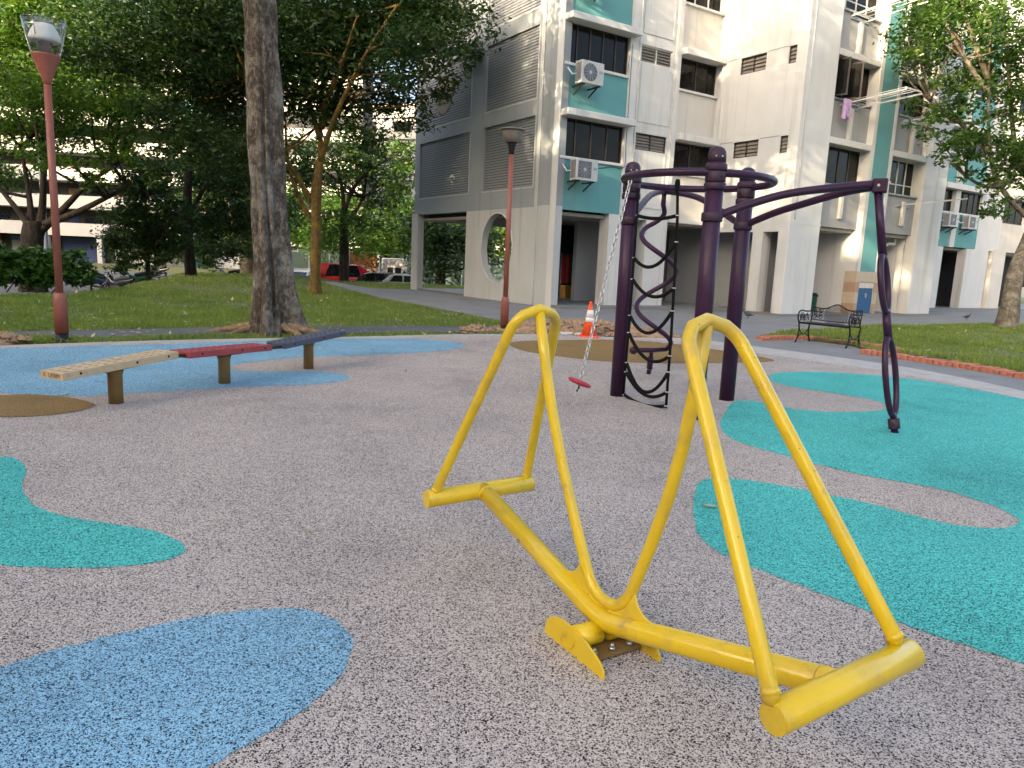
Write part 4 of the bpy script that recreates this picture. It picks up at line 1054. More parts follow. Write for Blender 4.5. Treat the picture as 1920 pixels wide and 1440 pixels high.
# big grey trunk in front (its crown is above the frame)
tx, ty = TRUNK1
g1 = np.random.default_rng(21)
root = empty("rain_tree", (tx, ty, 0))
m = MB(); n = 96; vs = []; H1 = 9.4; rings = 60
for i in range(rings+1):
    t = i/rings; z = H1*t**1.5 - .04
    R0 = np.interp(z, [0, .5, 1.5, 3, 5, 9.4], [.375, .335, .30, .28, .265, .25])
    cx = np.interp(z, [0, 2, 4, 6, 9.4], [0, -.10, -.17, -.24, -.30])
    for k in range(n):
        a = 2*math.pi*k/n
        fl = .055*math.exp(-z*.25)*(math.sin(3*a+.6)+.8*math.sin(5*a+2.1))*R0/.35
        groove = -.20*math.exp(-z*.33)*math.exp(-((a-4.98-.05*math.sin(z*1.7))/.11)**2) - .08*math.exp(-z*.22)*math.exp(-((a-4.3+.06*math.sin(z*1.3))/.10)**2) - .03*math.exp(-((a-5.5)/.12)**2)
        flare = .17*math.exp(-z*3.2)*max(0, .55+.6*math.sin(4*a+1.1))
        rr = R0 + fl + groove + flare + .010*math.sin(z*5+3*a) + .012*math.sin(z*2.1+a*2) + .006*math.sin(11*a+z*3.1)
        if 4.9 < z < 5.9: rr += .035*math.exp(-((z-5.35)/.16)**2)*math.exp(-((a-5.0)/.35)**2)
        vs.append((cx+rr*math.cos(a), rr*math.sin(a), z))
m.add(vs, [(i*n+k, i*n+(k+1)%n, (i+1)*n+(k+1)%n, (i+1)*n+k) for i in range(rings) for k in range(n)], True)
m.build("trunk", M['bark1'], root)
m = MB()
for a, L, w in ((3.3,1.15,.09),(3.75,.75,.07),(4.6,.45,.07),(5.5,.65,.08),(5.95,1.2,.085),(.2,.9,.07),(2.7,.8,.08)):
    pts = [(math.cos(a)*(.28+L*t)+.05*math.sin(4*t+a), math.sin(a)*(.28+L*t*.7)+.08*math.sin(3*t), .13*(1-t)**2+.012-.05*t) for t in (0,.2,.4,.6,.8,1)]
    m.tube(catmull(pts, 4, False), [w*(1-.8*i/20) for i in range(21)], 8)
m.build("roots", M['root'], root)
m = MB(); lob = []
top = np.array([-.30, 0, H1])
for i in range(9):
    a = i*.7+.2; L = 3.0+1.6*g1.random()
    e = top + np.array([math.cos(a)*L, math.sin(a)*L, 1.2+2.6*g1.random()])
    branch(m, [top-np.array([0,0,.7]), top + (e-top)*.5 + np.array([0,0,.3]), e], .13, .04)
    lob.append((*e, 1.9)); lob.append((*(top+(e-top)*.55+np.array([0,0,.9])), 1.5))
m.build("limbs", M['bark1'], root)
lob += [(.5,-.5,14.6,2.1),(2.2,1.0,15.6,2.0),(-1.6,1.2,15.4,2.0),(1.0,-2.6,14.4,1.7),(3.2,-1.2,13.4,1.6),(.3,.8,17.0,1.8),(3.6,.8,16.6,1.5),(0,0,12,2.2),(1.5,1,12.5,1.8),(-1.5,-1,12.6,2),(3.5,-2.0,9.6,1.2),(-3.5,1.5,10,1.4)]
lob += [(4.6,2.2,15.2,1.4),(5.0,-.6,13.8,1.3),(2.8,2.8,13.2,1.4),(5.4,1.2,17.2,1.3),(1.2,-1.0,18.6,1.6)]  # high lobes, here and above, added to dapple sun on the wing
pts = lobe_points(lob, 20, g1, .6, 26); pts = pts[pts[:,2] > 7.0]
quads_object("crown", leaf_quads(pts, .15, .07, .35, g1), M['leaf_mid'], root)
tag(root, "thick grey fluted trunk with spreading roots behind the navy plank", "tree", "trees around the playground")

tree("lichen_tree", "ochre lichen-covered forked tree on the lawn behind the grey trunk", (*T2_BASE, 0),
     [(T2_BASE[0], T2_BASE[1], -.08), (T2_BASE[0]-.02, T2_BASE[1], .5), (T2_BASE[0], T2_BASE[1], 2.0), (T2_BASE[0]+.02, T2_BASE[1], 3.6), BR_T2[2][1]], [.24,.185,.17,.175,.13], BR_T2, .105, LOBES_T2, 'bark2', 'leaf_dark', 37, 31, (.17,.07), .6, 30, tw=2)
tree("dark_tree", "dark thin-trunked tree standing in front of the red van", T3_BASE,
     [(T3_BASE[0], T3_BASE[1], -.9), (T3_BASE[0], T3_BASE[1], 1.5), BR_T3[0][0]], [.29,.24,.21], BR_T3, .12, LOBES_T3, 'bark3', 'leaf_mid', 18, 32, (.22,.10), .75, 24)
tree("spreading_tree", "broad feathery tree with dark forked trunk behind the hedge", T4_BASE,
     [(T4_BASE[0], T4_BASE[1], -1.2), (T4_BASE[0], T4_BASE[1], .8), (T4_BASE[0]+.2, T4_BASE[1], 2.2)], [.55,.42,.40], BR_T4, .17, LOBES_T4, 'bark3', 'leaf_light', 44, 33, (.17,.07), .6, 24, tw=3)
tree("young_tree", "young bushy tree with thin trunk beside the motorcycles", T5_BASE,
     [(T5_BASE[0], T5_BASE[1], -1.0), (T5_BASE[0], T5_BASE[1], 1.0), (T5_BASE[0], T5_BASE[1], 4.5)], [.12,.10,.05], [], .06, LOBES_T5, 'bark3', 'leaf_dark', 60, 34, (.18,.085), .5, 26)
tree("pale_tree", "pale curving trunk seen left of the grey trunk at the lawn's far edge", T6_BASE,
     [(T6_BASE[0]+.5, T6_BASE[1], -1.2), (T6_BASE[0]+.25, T6_BASE[1], .8), BR_T6[0][0]], [.75,.5,.42], BR_T6, .22, LOBES_T6, 'bark4', 'leaf_dark', 24, 35, (.24,.11), .8, 26)
b10 = (LOBES_T10[0][0], 37.0, -.8)
tree("dark_tree", "very dark leafy tree between the motorcycles and the grey trunk", b10, [b10, (b10[0]-.2, 37, 2.5), (b10[0], 37, 6)], [.3,.24,.15], [[(b10[0]-.2,37,2.5),(b10[0]-2,37,5),(b10[0]-4,37,7)],[(b10[0]-.1,37,3),(b10[0]+1,37,5),(b10[0]+1.5,37,7)]], .13, LOBES_T10, 'bark3', 'leaf_dark', 30, 39, (.20,.09), .65, 28)
b7 = (LOBES_T7[2][0], 57.0, -1.2)
tree("far_tree", "mid-green tree beyond the car park left of the grey gable", b7, [b7, (b7[0], 57, 3), (b7[0], 57, 7)], [.4,.3,.2], [[(b7[0],57,4),(b7[0]-3,57,6),(b7[0]-7,57,7)],[(b7[0],57,4),(b7[0]+1,57,6),(b7[0]+2,57,7)]], .14, LOBES_T7, 'bark3', 'leaf_light', 13, 36, (.28,.13), .9, 24)
b9 = (LOBES_T9[0][0], 50.0, -1.2)
tree("far_tree", "dark tree seen through the gable's ground floor opening", b9, [b9, (b9[0], 50, 2), (b9[0], 50, 5)], [.35,.28,.2], [], .14, LOBES_T9, 'bark3', 'leaf_dark', 9, 37, (.28,.13), .9, 24)
tree("leaning_tree", "leaning pale tree with bright green leaves at the right edge", (*T8_BASE, 0),
     [(T8_BASE[0], T8_BASE[1], -.05), (T8_BASE[0]+.1, T8_BASE[1]+.1, .6), (T8_BASE[0]+.45, T8_BASE[1]+.6, 1.8), BR_T8[0][1]], [.36,.275,.235,.19], BR_T8, .10, LOBES_T8, 'bark4', 'leaf_right', 37, 38, (.155,.07), .48, 26, tw=2)

# unseen trees and blocks, added to shade the playground and dapple the facades
def shade_tree(x, y, ztop, rad, label, seed, dens=12):
    g = np.random.default_rng(seed); lobes = []
    for i in range(13):
        a = g.uniform(0,6.28); q = rad*math.sqrt(g.random())
        lobes.append((x+q*math.cos(a), y+q*math.sin(a), ztop-g.uniform(1.2, 7.5), g.uniform(1.6,2.5)))
    brs = [[(x,y,ztop*.45),(x+(l[0]-x)*.5, y+(l[1]-y)*.5, ztop*.6),(l[0],l[1],l[2])] for l in lobes[:7]]
    tree("shade_tree", label, (x,y,0), [(x,y,-.05),(x,y,ztop*.25),(x,y,ztop*.5)], [.5,.4,.3], brs, .18, lobes, 'bark3', 'leaf_mid', dens, seed, (.24,.11), .8, 22, tw=1, group="unseen trees added for shade")
SHADE = [(-14.5, 8.5, 17.0, 4.6), (-17.5, 14.0, 17.5, 4.6), (-20, 3.0, 21, 5.5), (-10.5, -3.0, 19.5, 4.5), (-8.0, -9.5, 19.5, 3.6)]
words_ = ["nearest unseen tree added past the left edge for shade", "unseen tree added past the left edge beside the hedge for shade", "tallest unseen tree added past the left edge for shade", "unseen tree added for shade behind the camera to the left", "unseen tree added for shade furthest behind the camera"]
for i, (x, y, zt, rd) in enumerate(SHADE): shade_tree(x, y, zt, rd, words_[i], 50+i, 4.5 if i < 2 else 11)
nbk = empty("shading_block", (-26.0, -29.0, 0), math.atan2(-SUN_DIR.x, SUN_DIR.y))  # unseen block added; its top sets the shadow line on the walls
MB().box(-46, 46, -11, 0, -.5, 21.6).build("wall", M['farwhite'], nbk)
for k in range(7):
    MB().box(-45.9, 45.9, .01, 1.2, 2.9+2.75*k, 3.05+2.75*k).build("corridor_slab", M['farwhite'], nbk)
    MB().box(-45.9, 45.9, 1.08, 1.2, 3.052+2.75*k, 4.05+2.75*k).build("parapet", M['farwhite'], nbk)
sbk = empty("side_shading_block", (-26.0-46*.763, -29.0+46*.646, 0), math.atan2(-SUN_DIR.x, SUN_DIR.y))  # unseen block added to shade the far block's lower floors
MB().box(-64, -1, -11, 0, -.5, 28.2).build("wall", M['farwhite'], sbk)
for k in range(9): MB().box(-63.9, -1.1, .01, 1.2, 2.9+2.75*k, 4.05+2.75*k).build("parapet", M['farwhite'], sbk)
tag(sbk, "taller unseen slab block added to shade the far corridor block", "building")
tag(nbk, "long unseen slab block added behind the camera to shade the playground", "building")

# hedge at far left
g = np.random.default_rng(61)
hd = empty("hedge", (-16.5, 21.2, 0))
lob = [(x, y, z, .5) for x, y, z in zip(np.linspace(-5.5, 3.4, 22), np.linspace(-1.0, .8, 22), .45+.08*np.sin(np.arange(22)*1.3))]
lob += [(x, y, .86+.13*math.sin(i*2.1), .42) for i, (x, y) in enumerate(zip(np.linspace(-5.5, 3.1, 22), np.linspace(-1.0, .8, 22)))]
quads_object("foliage", leaf_quads(lobe_points(lob, 260, g, .22, 14), .17, .08, .5, g), M['leaf_hedge'], hd)
m = MB()
for i in range(22):
    x = -5.4+i*.4; m.tube([(x, -1+.2*i/2.4*.1+.04*i, -.1), (x+.1, -1+.08*i, .5), (x-.1, -1+.08*i, .9)], .02, 5)
m.build("stems", M['bark3'], hd)
tag(hd, "dense dark green hedge behind the left lamp post", "hedge")

# ------------------------------------------------------------------ yellow seesaw
S = {k: Vector(v) for k, v in SEESAW.items()}
ax = Vector((math.cos(SEESAW_YAW), math.sin(SEESAW_YAW), 0)); ay = Vector((-ax.y, ax.x, 0))
zf = .02
ss = empty("seesaw", (S['bend'].x, S['bend'].y, zf)); so = Vector(ss.location)
def sbuild(name, m, mat='yellow', parent=None, bevel=0):
    o = m.build(name, M[mat], parent or ss, bevel)
    if parent is None: o.location = -so
    return o
def arc_pts(a, b, c, rad, n=8):
    """rounded corner at b between a and c"""
    u = (a-b).normalized(); v = (c-b).normalized()
    ang = u.angle(v)/2; d = rad/math.tan(ang)
    p0, p1 = b+u*d, b+v*d; ctr = b + (u+v).normalized()*(rad/math.sin(ang))
    out = []
    for i in range(n+1):
        t = i/n; q = p0.lerp(p1, t); dirv = (q-ctr).normalized(); out.append(ctr+dirv*rad)
    return out
cap_r = .040
beam = MB()
bp = arc_pts(S['Aj'], S['bend'], S['Bj'], .35, 8)
beam.tube([S['Aj']] + bp + [S['Bj']], .0385, 24)
bm_o = sbuild("beam", beam)
for e, l in (('A', 'left'), ('B', 'right')):
    d = (S[e+'2']-S[e+'1']).normalized()
    m = MB(); m.tube([S[e+'1'], S[e+'1']+d*.004, S[e+'2']-d*.004, S[e+'2']], [cap_r-.003, cap_r, cap_r, cap_r-.003], 28)
    fb = sbuild("crossbar", m)
    m = MB(); m.tube([S[e+'1']-d*.003, S[e+'1']+d*.001], cap_r*.97, 28); sbuild("end_cap", m)
    m = MB(); m.tube([S[e+'2']-d*.001, S[e+'2']+d*.003], cap_r*.97, 28); sbuild("end_cap", m)
    # weld seams
    # arch
    ap = S['ap'+('L' if e == 'A' else 'R')]; l1, l2 = S['l'+e+'1'], S['l'+e+'2']
    up = (ap - (l1+l2)/2).normalized(); apex = ap + up*.1; RA = .108
    for _ in range(12):
        half = (l1-apex).angle(l2-apex)/2; apex = ap + up*(RA/math.sin(half)-RA)
    arc = arc_pts(l1, apex, l2, RA, 16)
    m = MB(); m.tube([l1 - Vector((0,0,.02))] + [l1.lerp(arc[0], t) for t in (0,.33,.66)] + arc + [arc[-1].lerp(l2, t) for t in (.33,.66,1)] + [l2 - Vector((0,0,.02))], .0215, 18)
    arch = sbuild("handle_arch", m)
    for q in (l1, l2):
        dd = (apex-q).normalized()
        m = MB(); m.tube([q-dd*.004, q+dd*.012], [.0255, .0219], 16); sbuild("weld", m)
    m = MB(); j = S[e+'j']; dd = (S['bend']-j).normalized(); m.tube([j+dd*.034, j+dd*.046], [.0412,.0388], 20); sbuild("weld", m)
# continuous tube: apex - down - round the pivot - up - apex
aL, aR, b0 = S['apL'], S['apR'], S['bot'] + Vector((0,0,.005))
low = Vector(b0); RU = .135
for _ in range(15):
    half = (aL-low).angle(aR-low)/2; upv_ = ((aL-low).normalized()+(aR-low).normalized()).normalized()
    low = b0 - upv_*(RU/math.sin(half)-RU)
mid = arc_pts(aL - Vector((0,0,.012)), low, aR - Vector((0,0,.012)), RU, 14)
def sag(p, q, k):
    off = ((aL+aR)/2 - (p+q)/2); off.z = 0; off = off.normalized()*k
    return [p.lerp(q, t) - off*math.sin(math.pi*t)*1 for t in (.0,.2,.4,.6,.8)]
c_pts = sag(aL - Vector((0,0,.012)), mid[0], .045) + mid + list(reversed(sag(aR - Vector((0,0,.012)), mid[-1], .045)))
m = MB(); m.tube(c_pts, .0212, 18); sbuild("centre_tube", m)
# gusset plates in the plane of the beam
def gusset(sgn):
    end = S['Bj'] if sgn > 0 else S['Aj']; apx = aR if sgn > 0 else aL
    bd = (end - S['bend']).normalized(); td = (apx - low).normalized()
    A0 = S['bend'] + bd*.02 + Vector((0,0,.03)); B0 = S['bend'] + bd*.27 + Vector((0,0,.037))
    mq = mid[-1] if sgn > 0 else mid[0]; C0 = mq + td*.11
    pts = [A0] + [A0.lerp(B0, t) for t in (.5, 1)]
    ctrl = C0.lerp(B0, .5) + (S['bend']-C0.lerp(B0,.5))*.42
    for t in (.2,.4,.6,.8): pts.append(B0*(1-t)**2 + ctrl*2*t*(1-t) + C0*t*t)
    pts += [C0, mq + td*.04, mq.lerp(mid[7], .45), Vector(mid[7])]
    th = ay*.004; n = len(pts); m = MB()
    m.add([p-th for p in pts] + [p+th for p in pts], [tuple(range(n)), tuple(range(2*n-1, n-1, -1))] + [(i, (i+1)%n, n+(i+1)%n, n+i) for i in range(n)])
    sbuild("gusset_plate", m)
gusset(1); gusset(-1)
# base: two half-moon plates, pivot tube, bolt plate
pc = Vector((S['bend'].x, S['bend'].y, zf))
def halfmoon(yo, name):
    m = MB(); out = []
    for i in range(15):
        t = i/14; a = math.pi*(1-t)
        out.append((.18*math.cos(a)*(1+.06*math.sin(a)), .098*math.sin(a)**.75*(1-.25*math.cos(a)) if 0 < i < 14 else 0))
    fn = lambda u, v, t: pc + ax*u + ay*(yo+t) + Vector((0,0,v-.002))
    m.prism(out, fn, -.004, .004)
    o = sbuild(name, m)
    r = MB(); r.tube([fn(-.03+.036*math.cos(k*math.pi/8), .048+.028*math.sin(k*math.pi/8)*1.1, -.006) for k in range(16)], .0028, 6, closed=True)
    q = r.build("stamped_ring", M['yellow'], o)
halfmoon(-.125, "base_plate"); halfmoon(.125, "base_plate")
m = MB(); m.tube([pc+ay*-.122+Vector((0,0,.066)), pc+ay*-.02+Vector((0,0,.066))], .041, 20); sbuild("pivot_tube", m)
m = MB(); m.tube([pc+ay*.02+Vector((0,0,.066)), pc+ay*.122+Vector((0,0,.066))], .041, 20); sbuild("pivot_tube", m)
m = MB(); m.obox(pc+Vector((0,0,.014)), ax*.085, ay*.118, (0,0,.006)); sbuild("bolt_plate", m, 'brownpost')
for i in range(3):
    for sx in (-1, 1):
        p = pc + ax*(.062*sx) + ay*(-.08+.08*i) + Vector((0,0,.020))
        m = MB(); m.tube([p, p+Vector((0,0,.012))], .013, 6); m.tube([p+Vector((0,0,.012)), p+Vector((0,0,.024))], [.008,.006], 10); sbuild("bolt", m, 'steel')
tag(ss, "yellow tubular steel seesaw with two arched handles in the foreground", "seesaw")

# ------------------------------------------------------------------ purple climbing frame
LP, MP, RP = Vector((1.15,7.80,0)), Vector((1.74,6.76,0)), Vector((2.35,7.84,0))
ctr = (LP+MP+RP)/3
cf = empty("climbing_frame", (ctr.x, ctr.y, 0))
def cbuild(name, m, mat='purple', parent=None):
    o = m.build(name, M[mat], parent or cf)
    if parent is None: o.location = (-ctr.x, -ctr.y, 0)
    return o
RR = sum((p-ctr).length for p in (LP,MP,RP))/3
for p, h in ((LP,2.46),(MP,2.48),(RP,2.46)):
    m = MB(); m.lathe([(.080,.01),(.080,h-.12)], 24, (p.x,p.y,0))
    po = cbuild("post", m)
    m = MB(); m.lathe([(.0805,h-.12),(.0805,h-.07),(.077,h-.035),(.062,h-.005),(.034,h+.012),(.002,h+.018)], 24, (p.x,p.y,0)); m.build("cap", M['purple_l'], po)
    outw = (p-ctr).normalized()
    for (z0, z1, r_) in ((h-.36,h-.30,.097),(h-.295,h-.20,.091),(h-.195,h-.135,.097),(1.84,1.92,.095)):
        m = MB(); m.lathe([(r_-.006,z0),(r_,z0+.008),(r_,z1-.008),(r_-.006,z1)], 24, (p.x,p.y,0)); m.build("clamp", M['purple_l'], po)
    for i in range(4):
        a = i*math.pi/2+.4; q = p + Vector((math.cos(a)*.091, math.sin(a)*.091, h-.25)); m = MB()
        m.tube([q, q+Vector((math.cos(a)*.012, math.sin(a)*.012, 0))], .010, 8); m.build("bolt", M['purple_l'], po)
    for sgn in (-.35,.35):
        a = -math.pi/2+sgn; q = p + Vector((math.cos(a)*.079, math.sin(a)*.079, h-.075)); m = MB()
        m.tube([q, q+Vector((math.cos(a)*.004, math.sin(a)*.004, 0))], .008, 8); m.build("cap_screw", M['steel'], po)
zr = 2.27
m = MB(); m.tube([ctr + Vector(((RR+.02)*math.cos(2*math.pi*i/60), (RR+.02)*math.sin(2*math.pi*i/60), zr+.0)) for i in range(60)], .036, 16, closed=True)
cbuild("top_ring", m)
# arms to the spinner on the right
ST = Vector((3.19, 6.72, 2.235)); SB = Vector((3.51, 6.51, .02))
for p, sgn in ((MP,1),(RP,-1)):
    d = (ST-p); d.z = 0
    p0 = p + d.normalized()*.06 + Vector((0,0,1.90)); 
    mid_ = p0.lerp(ST, .45); mid_.z = 2.10 if sgn > 0 else 2.06
    c = catmull([tuple(p0), tuple(p0.lerp(mid_,.5)+Vector((0,0,.025))), tuple(mid_+Vector((0,0,.02))), tuple(mid_.lerp(ST,.55)+Vector((0,0,.015))), tuple(ST + Vector((-.06,0,-.01 if sgn>0 else -.035)))], 6, False)
    m = MB(); m.tube(c, .036, 16); cbuild("arm", m)
m = MB(); d = (ST-ctr); d.z = 0; d.normalize(); s_ = Vector((-d.y,d.x,0))
m.obox(ST+d*.01+Vector((0,0,-.02)), d*.062, s_*.055, (0,0,.062)); jb = cbuild("joint_block", m); md = jb.modifiers.new("bevel",'BEVEL'); md.width=.012; md.segments=2
m = MB(); q = ST+d*.0-s_*.05+Vector((0,0,-.02)); m.tube([q, q-s_*.006], .012, 10); m.build("bolt", M['steel'], jb)
# spinner pole with two oval loops
def on(t): return (ST+Vector((0,0,-.07))).lerp(SB, t)
def tz(z): return (ST.z-.07-z)/(ST.z-.07-SB.z)
pd = (SB-ST).normalized()
vdir = Vector((ST.x, ST.y, 0)).normalized(); side = Vector((vdir.y,-vdir.x,0))
loopdir = (vdir*.93 + side*.36).normalized()
def oval_loop(z0, z1, hw, mname, ld):
    a, b = on(tz(z1)), on(tz(z0)); c = (a+b)/2; hv = (a-b)/2; pts = []
    for i in range(40):
        an = 2*math.pi*i/40; pts.append(c + hv*math.cos(an)*.99 + ld*hw*math.sin(an)*(1 if abs(math.cos(an)) < .98 else .8))
    m = MB(); m.tube(pts, .027, 12, closed=True); return cbuild(mname, m)
m = MB(); m.tube([on(0), on(tz(1.60))], .036, 16); cbuild("spinner_pole", m)
oval_loop(1.10, 1.61, .15, "oval_loop", (vdir*.98+side*.2).normalized())
m = MB(); m.tube([on(tz(1.11)), on(tz(.87))], .036, 16); cbuild("spinner_pole", m)
oval_loop(.17, .88, .16, "oval_loop", (vdir*.96+side*.28).normalized())
m = MB(); m.tube([on(tz(.18)), on(tz(.03))], .030, 14); sp = cbuild("spinner_pole", m)
m = MB(); m.tube([on(tz(.15)), on(tz(.145)), on(tz(.06)), on(tz(.055))], [.042,.050,.050,.042], 14); cbuild("swivel", m, 'purple_l')
m = MB(); m.tube([on(tz(.055)), on(tz(.03))], .028, 12); m.tube([on(tz(.032)), on(1.0)], .038, 14); cbuild("foot", m)
# coil pole behind, hung from two rear arms
CT = Vector((1.80, 9.40, 2.36)); CB = Vector((1.80, 9.54, .02))
for p in (LP, RP):
    d_ = CT-p; d_.z = 0
    p0 = p + d_.normalized()*.06 + Vector((0,0,1.90)); mm = p0.lerp(CT,.5); mm.z = 2.22
    m = MB(); m.tube(catmull([tuple(p0), tuple(mm), tuple(CT)], 8, False), .035, 14); cbuild("arm", m)
m = MB(); m.lathe([(.05,0),(.055,.02),(.055,.07),(.03,.09)], 14, (CT.x, CT.y, CT.z-.04)); cbuild("joint_block", m)
hel = []; rc = .235; ztop, zbot = 2.12, .36; turns = 1.93
for i in range(91):
    t = i/90; z = ztop+(zbot-ztop)*t; a = math.pi*.0 + 2*math.pi*turns*t + .9
    rad = rc*min(1, .25+t*7)*(1 if t < .97 else 1)
    hel.append(Vector((1.80+rad*math.cos(a), 9.45+rad*math.sin(a)*.9, z)))
end = hel[-1]
hel += [end.lerp(Vector((1.57,9.40,.345)), .5)+Vector((0,-.05,0)), Vector((1.56,9.38,.345))]
m = MB(); m.tube([CT, Vector((CT.x,CT.y+.02,2.2))] + hel, .031, 14); cbuild("coil_pole", m)
m = MB(); m.lathe([(.001,-.055),(.03,-.046),(.05,-.02),(.055,0),(.05,.02),(.03,.046),(.001,.055)], 16, (1.55,9.37,.345)); cbuild("ball_end", m)
m = MB(); m.tube([(1.80,9.45,.35),(1.80,9.47,.25)], .024, 12); m.tube([(1.80,9.48,.26),(1.80,9.5,.10)], .040, 14); m.tube([(1.80,9.5,.10),(1.80,9.54,.02)], .030, 12); cbuild("foot", m)
# rope net between the left and the middle post
net_dir = (MP-LP).normalized()
def npt(s, z, dx=0): return LP + net_dir*s + Vector((0,0,z))
top_l, top_r = npt(.16, 2.24), npt(.72, 2.24)
rope_l = [npt(.115,2.2), npt(.115,1.5), npt(.12,.8), npt(.10,.05)]
rope_r = [npt(.70,2.22), npt(.735,1.9), npt(.76,1.4), npt(.78,.8), npt(.79,.04)]
m = MB(); m.tube(rope_l, .013, 8); cbuild("net_rope", m, 'rope')
m = MB(); m.tube(rope_r, .014, 8); cbuild("net_rope", m, 'rope')
m = MB(); m.lathe([(.010,-.10),(.018,-.08),(.026,-.02),(.026,.0),(.018,.03)], 12, tuple(rope_r[0])); cbuild("rope_ferrule", m, 'rope')
def xs_r(z): return float(np.interp(z, [.04,.8,1.4,1.9,2.22], [.79,.78,.76,.735,.70]))
rungs = [(1.93,1.93,.02),(1.52,1.68,.17),(1.30,1.24,.14),(.92,1.02,.24),(.72,.48,.22),(.44,.30,-.02),(.36,.02+.24,.20),(.05,.02+.05,.04)]
rungs = [(1.93,1.91,.03),(1.50,1.66,.16),(1.28,1.22,.13),(.90,1.00,.20),(.72,.56,.16),(.40,.40,.26),(.30,.20,.14),(.05,.06,.05)]
for (zl, zr_, sg) in rungs:
    pts = []
    for i in range(13):
        t = i/12; s0 = .12; s1 = xs_r(zr_)
        pts.append(npt(s0+(s1-s0)*t, zl+(zr_-zl)*t - sg*4*t*(1-t)))
    m = MB(); m.tube(pts, .018, 8); cbuild("net_rung", m, 'rope')
    for q in (pts[0], pts[-1]):
        m = MB(); m.tube([q+Vector((0,0,-.006)), q+Vector((0,0,.006))], .021, 8); cbuild("clip", m, 'steel')
# chain with red disc seat
ca, cb = ctr + Vector(((RR+.02)*math.cos(R(196)), (RR+.02)*math.sin(R(196)), zr-.04)), Vector((.61, 7.01, .02))
chn = empty("chain_climber", (cb.x, cb.y, 0))
cd = (cb-ca).normalized(); Lc = (cb-ca).length; nlk = 50
sA = cd.orthogonal().normalized(); sB = cd.cross(sA)
link = None
for i in range(nlk):
    c0 = ca + cd*(Lc*(i+.5)/nlk); w = sA if i % 2 else sB
    if link is None:
        pts = []
        for k in range(14):
            a = 2*math.pi*k/14; pts.append((.0165*math.sin(a), 0, .033*math.cos(a)))
        m = MB(); m.tube(pts, .0062, 6, closed=True); o = m.build("link", M['steel'], chn); link = o.data
    else:
        o = bpy.data.objects.new("link", link); col.objects.link(o); o.parent = chn
    n_ = cd.cross(w)
    Mx = Matrix((( w.x, n_.x, cd.x), (w.y, n_.y, cd.y), (w.z, n_.z, cd.z))).to_4x4(); Mx.translation = c0 - Vector(chn.location)
    o.matrix_local = Mx
m = MB(); m.tube([ca+Vector((0,0,.05)), ca], .012, 8); o = m.build("shackle", M['rope'], chn); o.location = -Vector(chn.location)
t_ = (ca.z-.265)/(ca.z-cb.z); dc = ca.lerp(cb, t_)
m = MB(); m.lathe([(.012,-.016),(.05,-.024),(.09,-.020),(.118,-.006),(.122,.004),(.112,.018),(.06,.028),(.014,.030)], 32)
o = m.build("disc_seat", M['redseat'], chn)
o.location = dc - Vector(chn.location)
o.rotation_euler = (Vector((-.40,.0,.92)).to_track_quat('Z','Y').to_euler()); o.rotation_euler = Vector((.34,.12,.93)).to_track_quat('Z','Y').to_euler()
m = MB(); m.tube([dc+cd*.02, dc+cd*.09], .014, 10); o = m.build("seat_ferrule", M['darksteel'], chn); o.location = -Vector(chn.location)
tag(chn, "slanting steel chain with red disc seat left of the climbing frame", "chain climber")
tag(cf, "dark purple climbing frame with three posts, rope net and coil", "climbing frame")

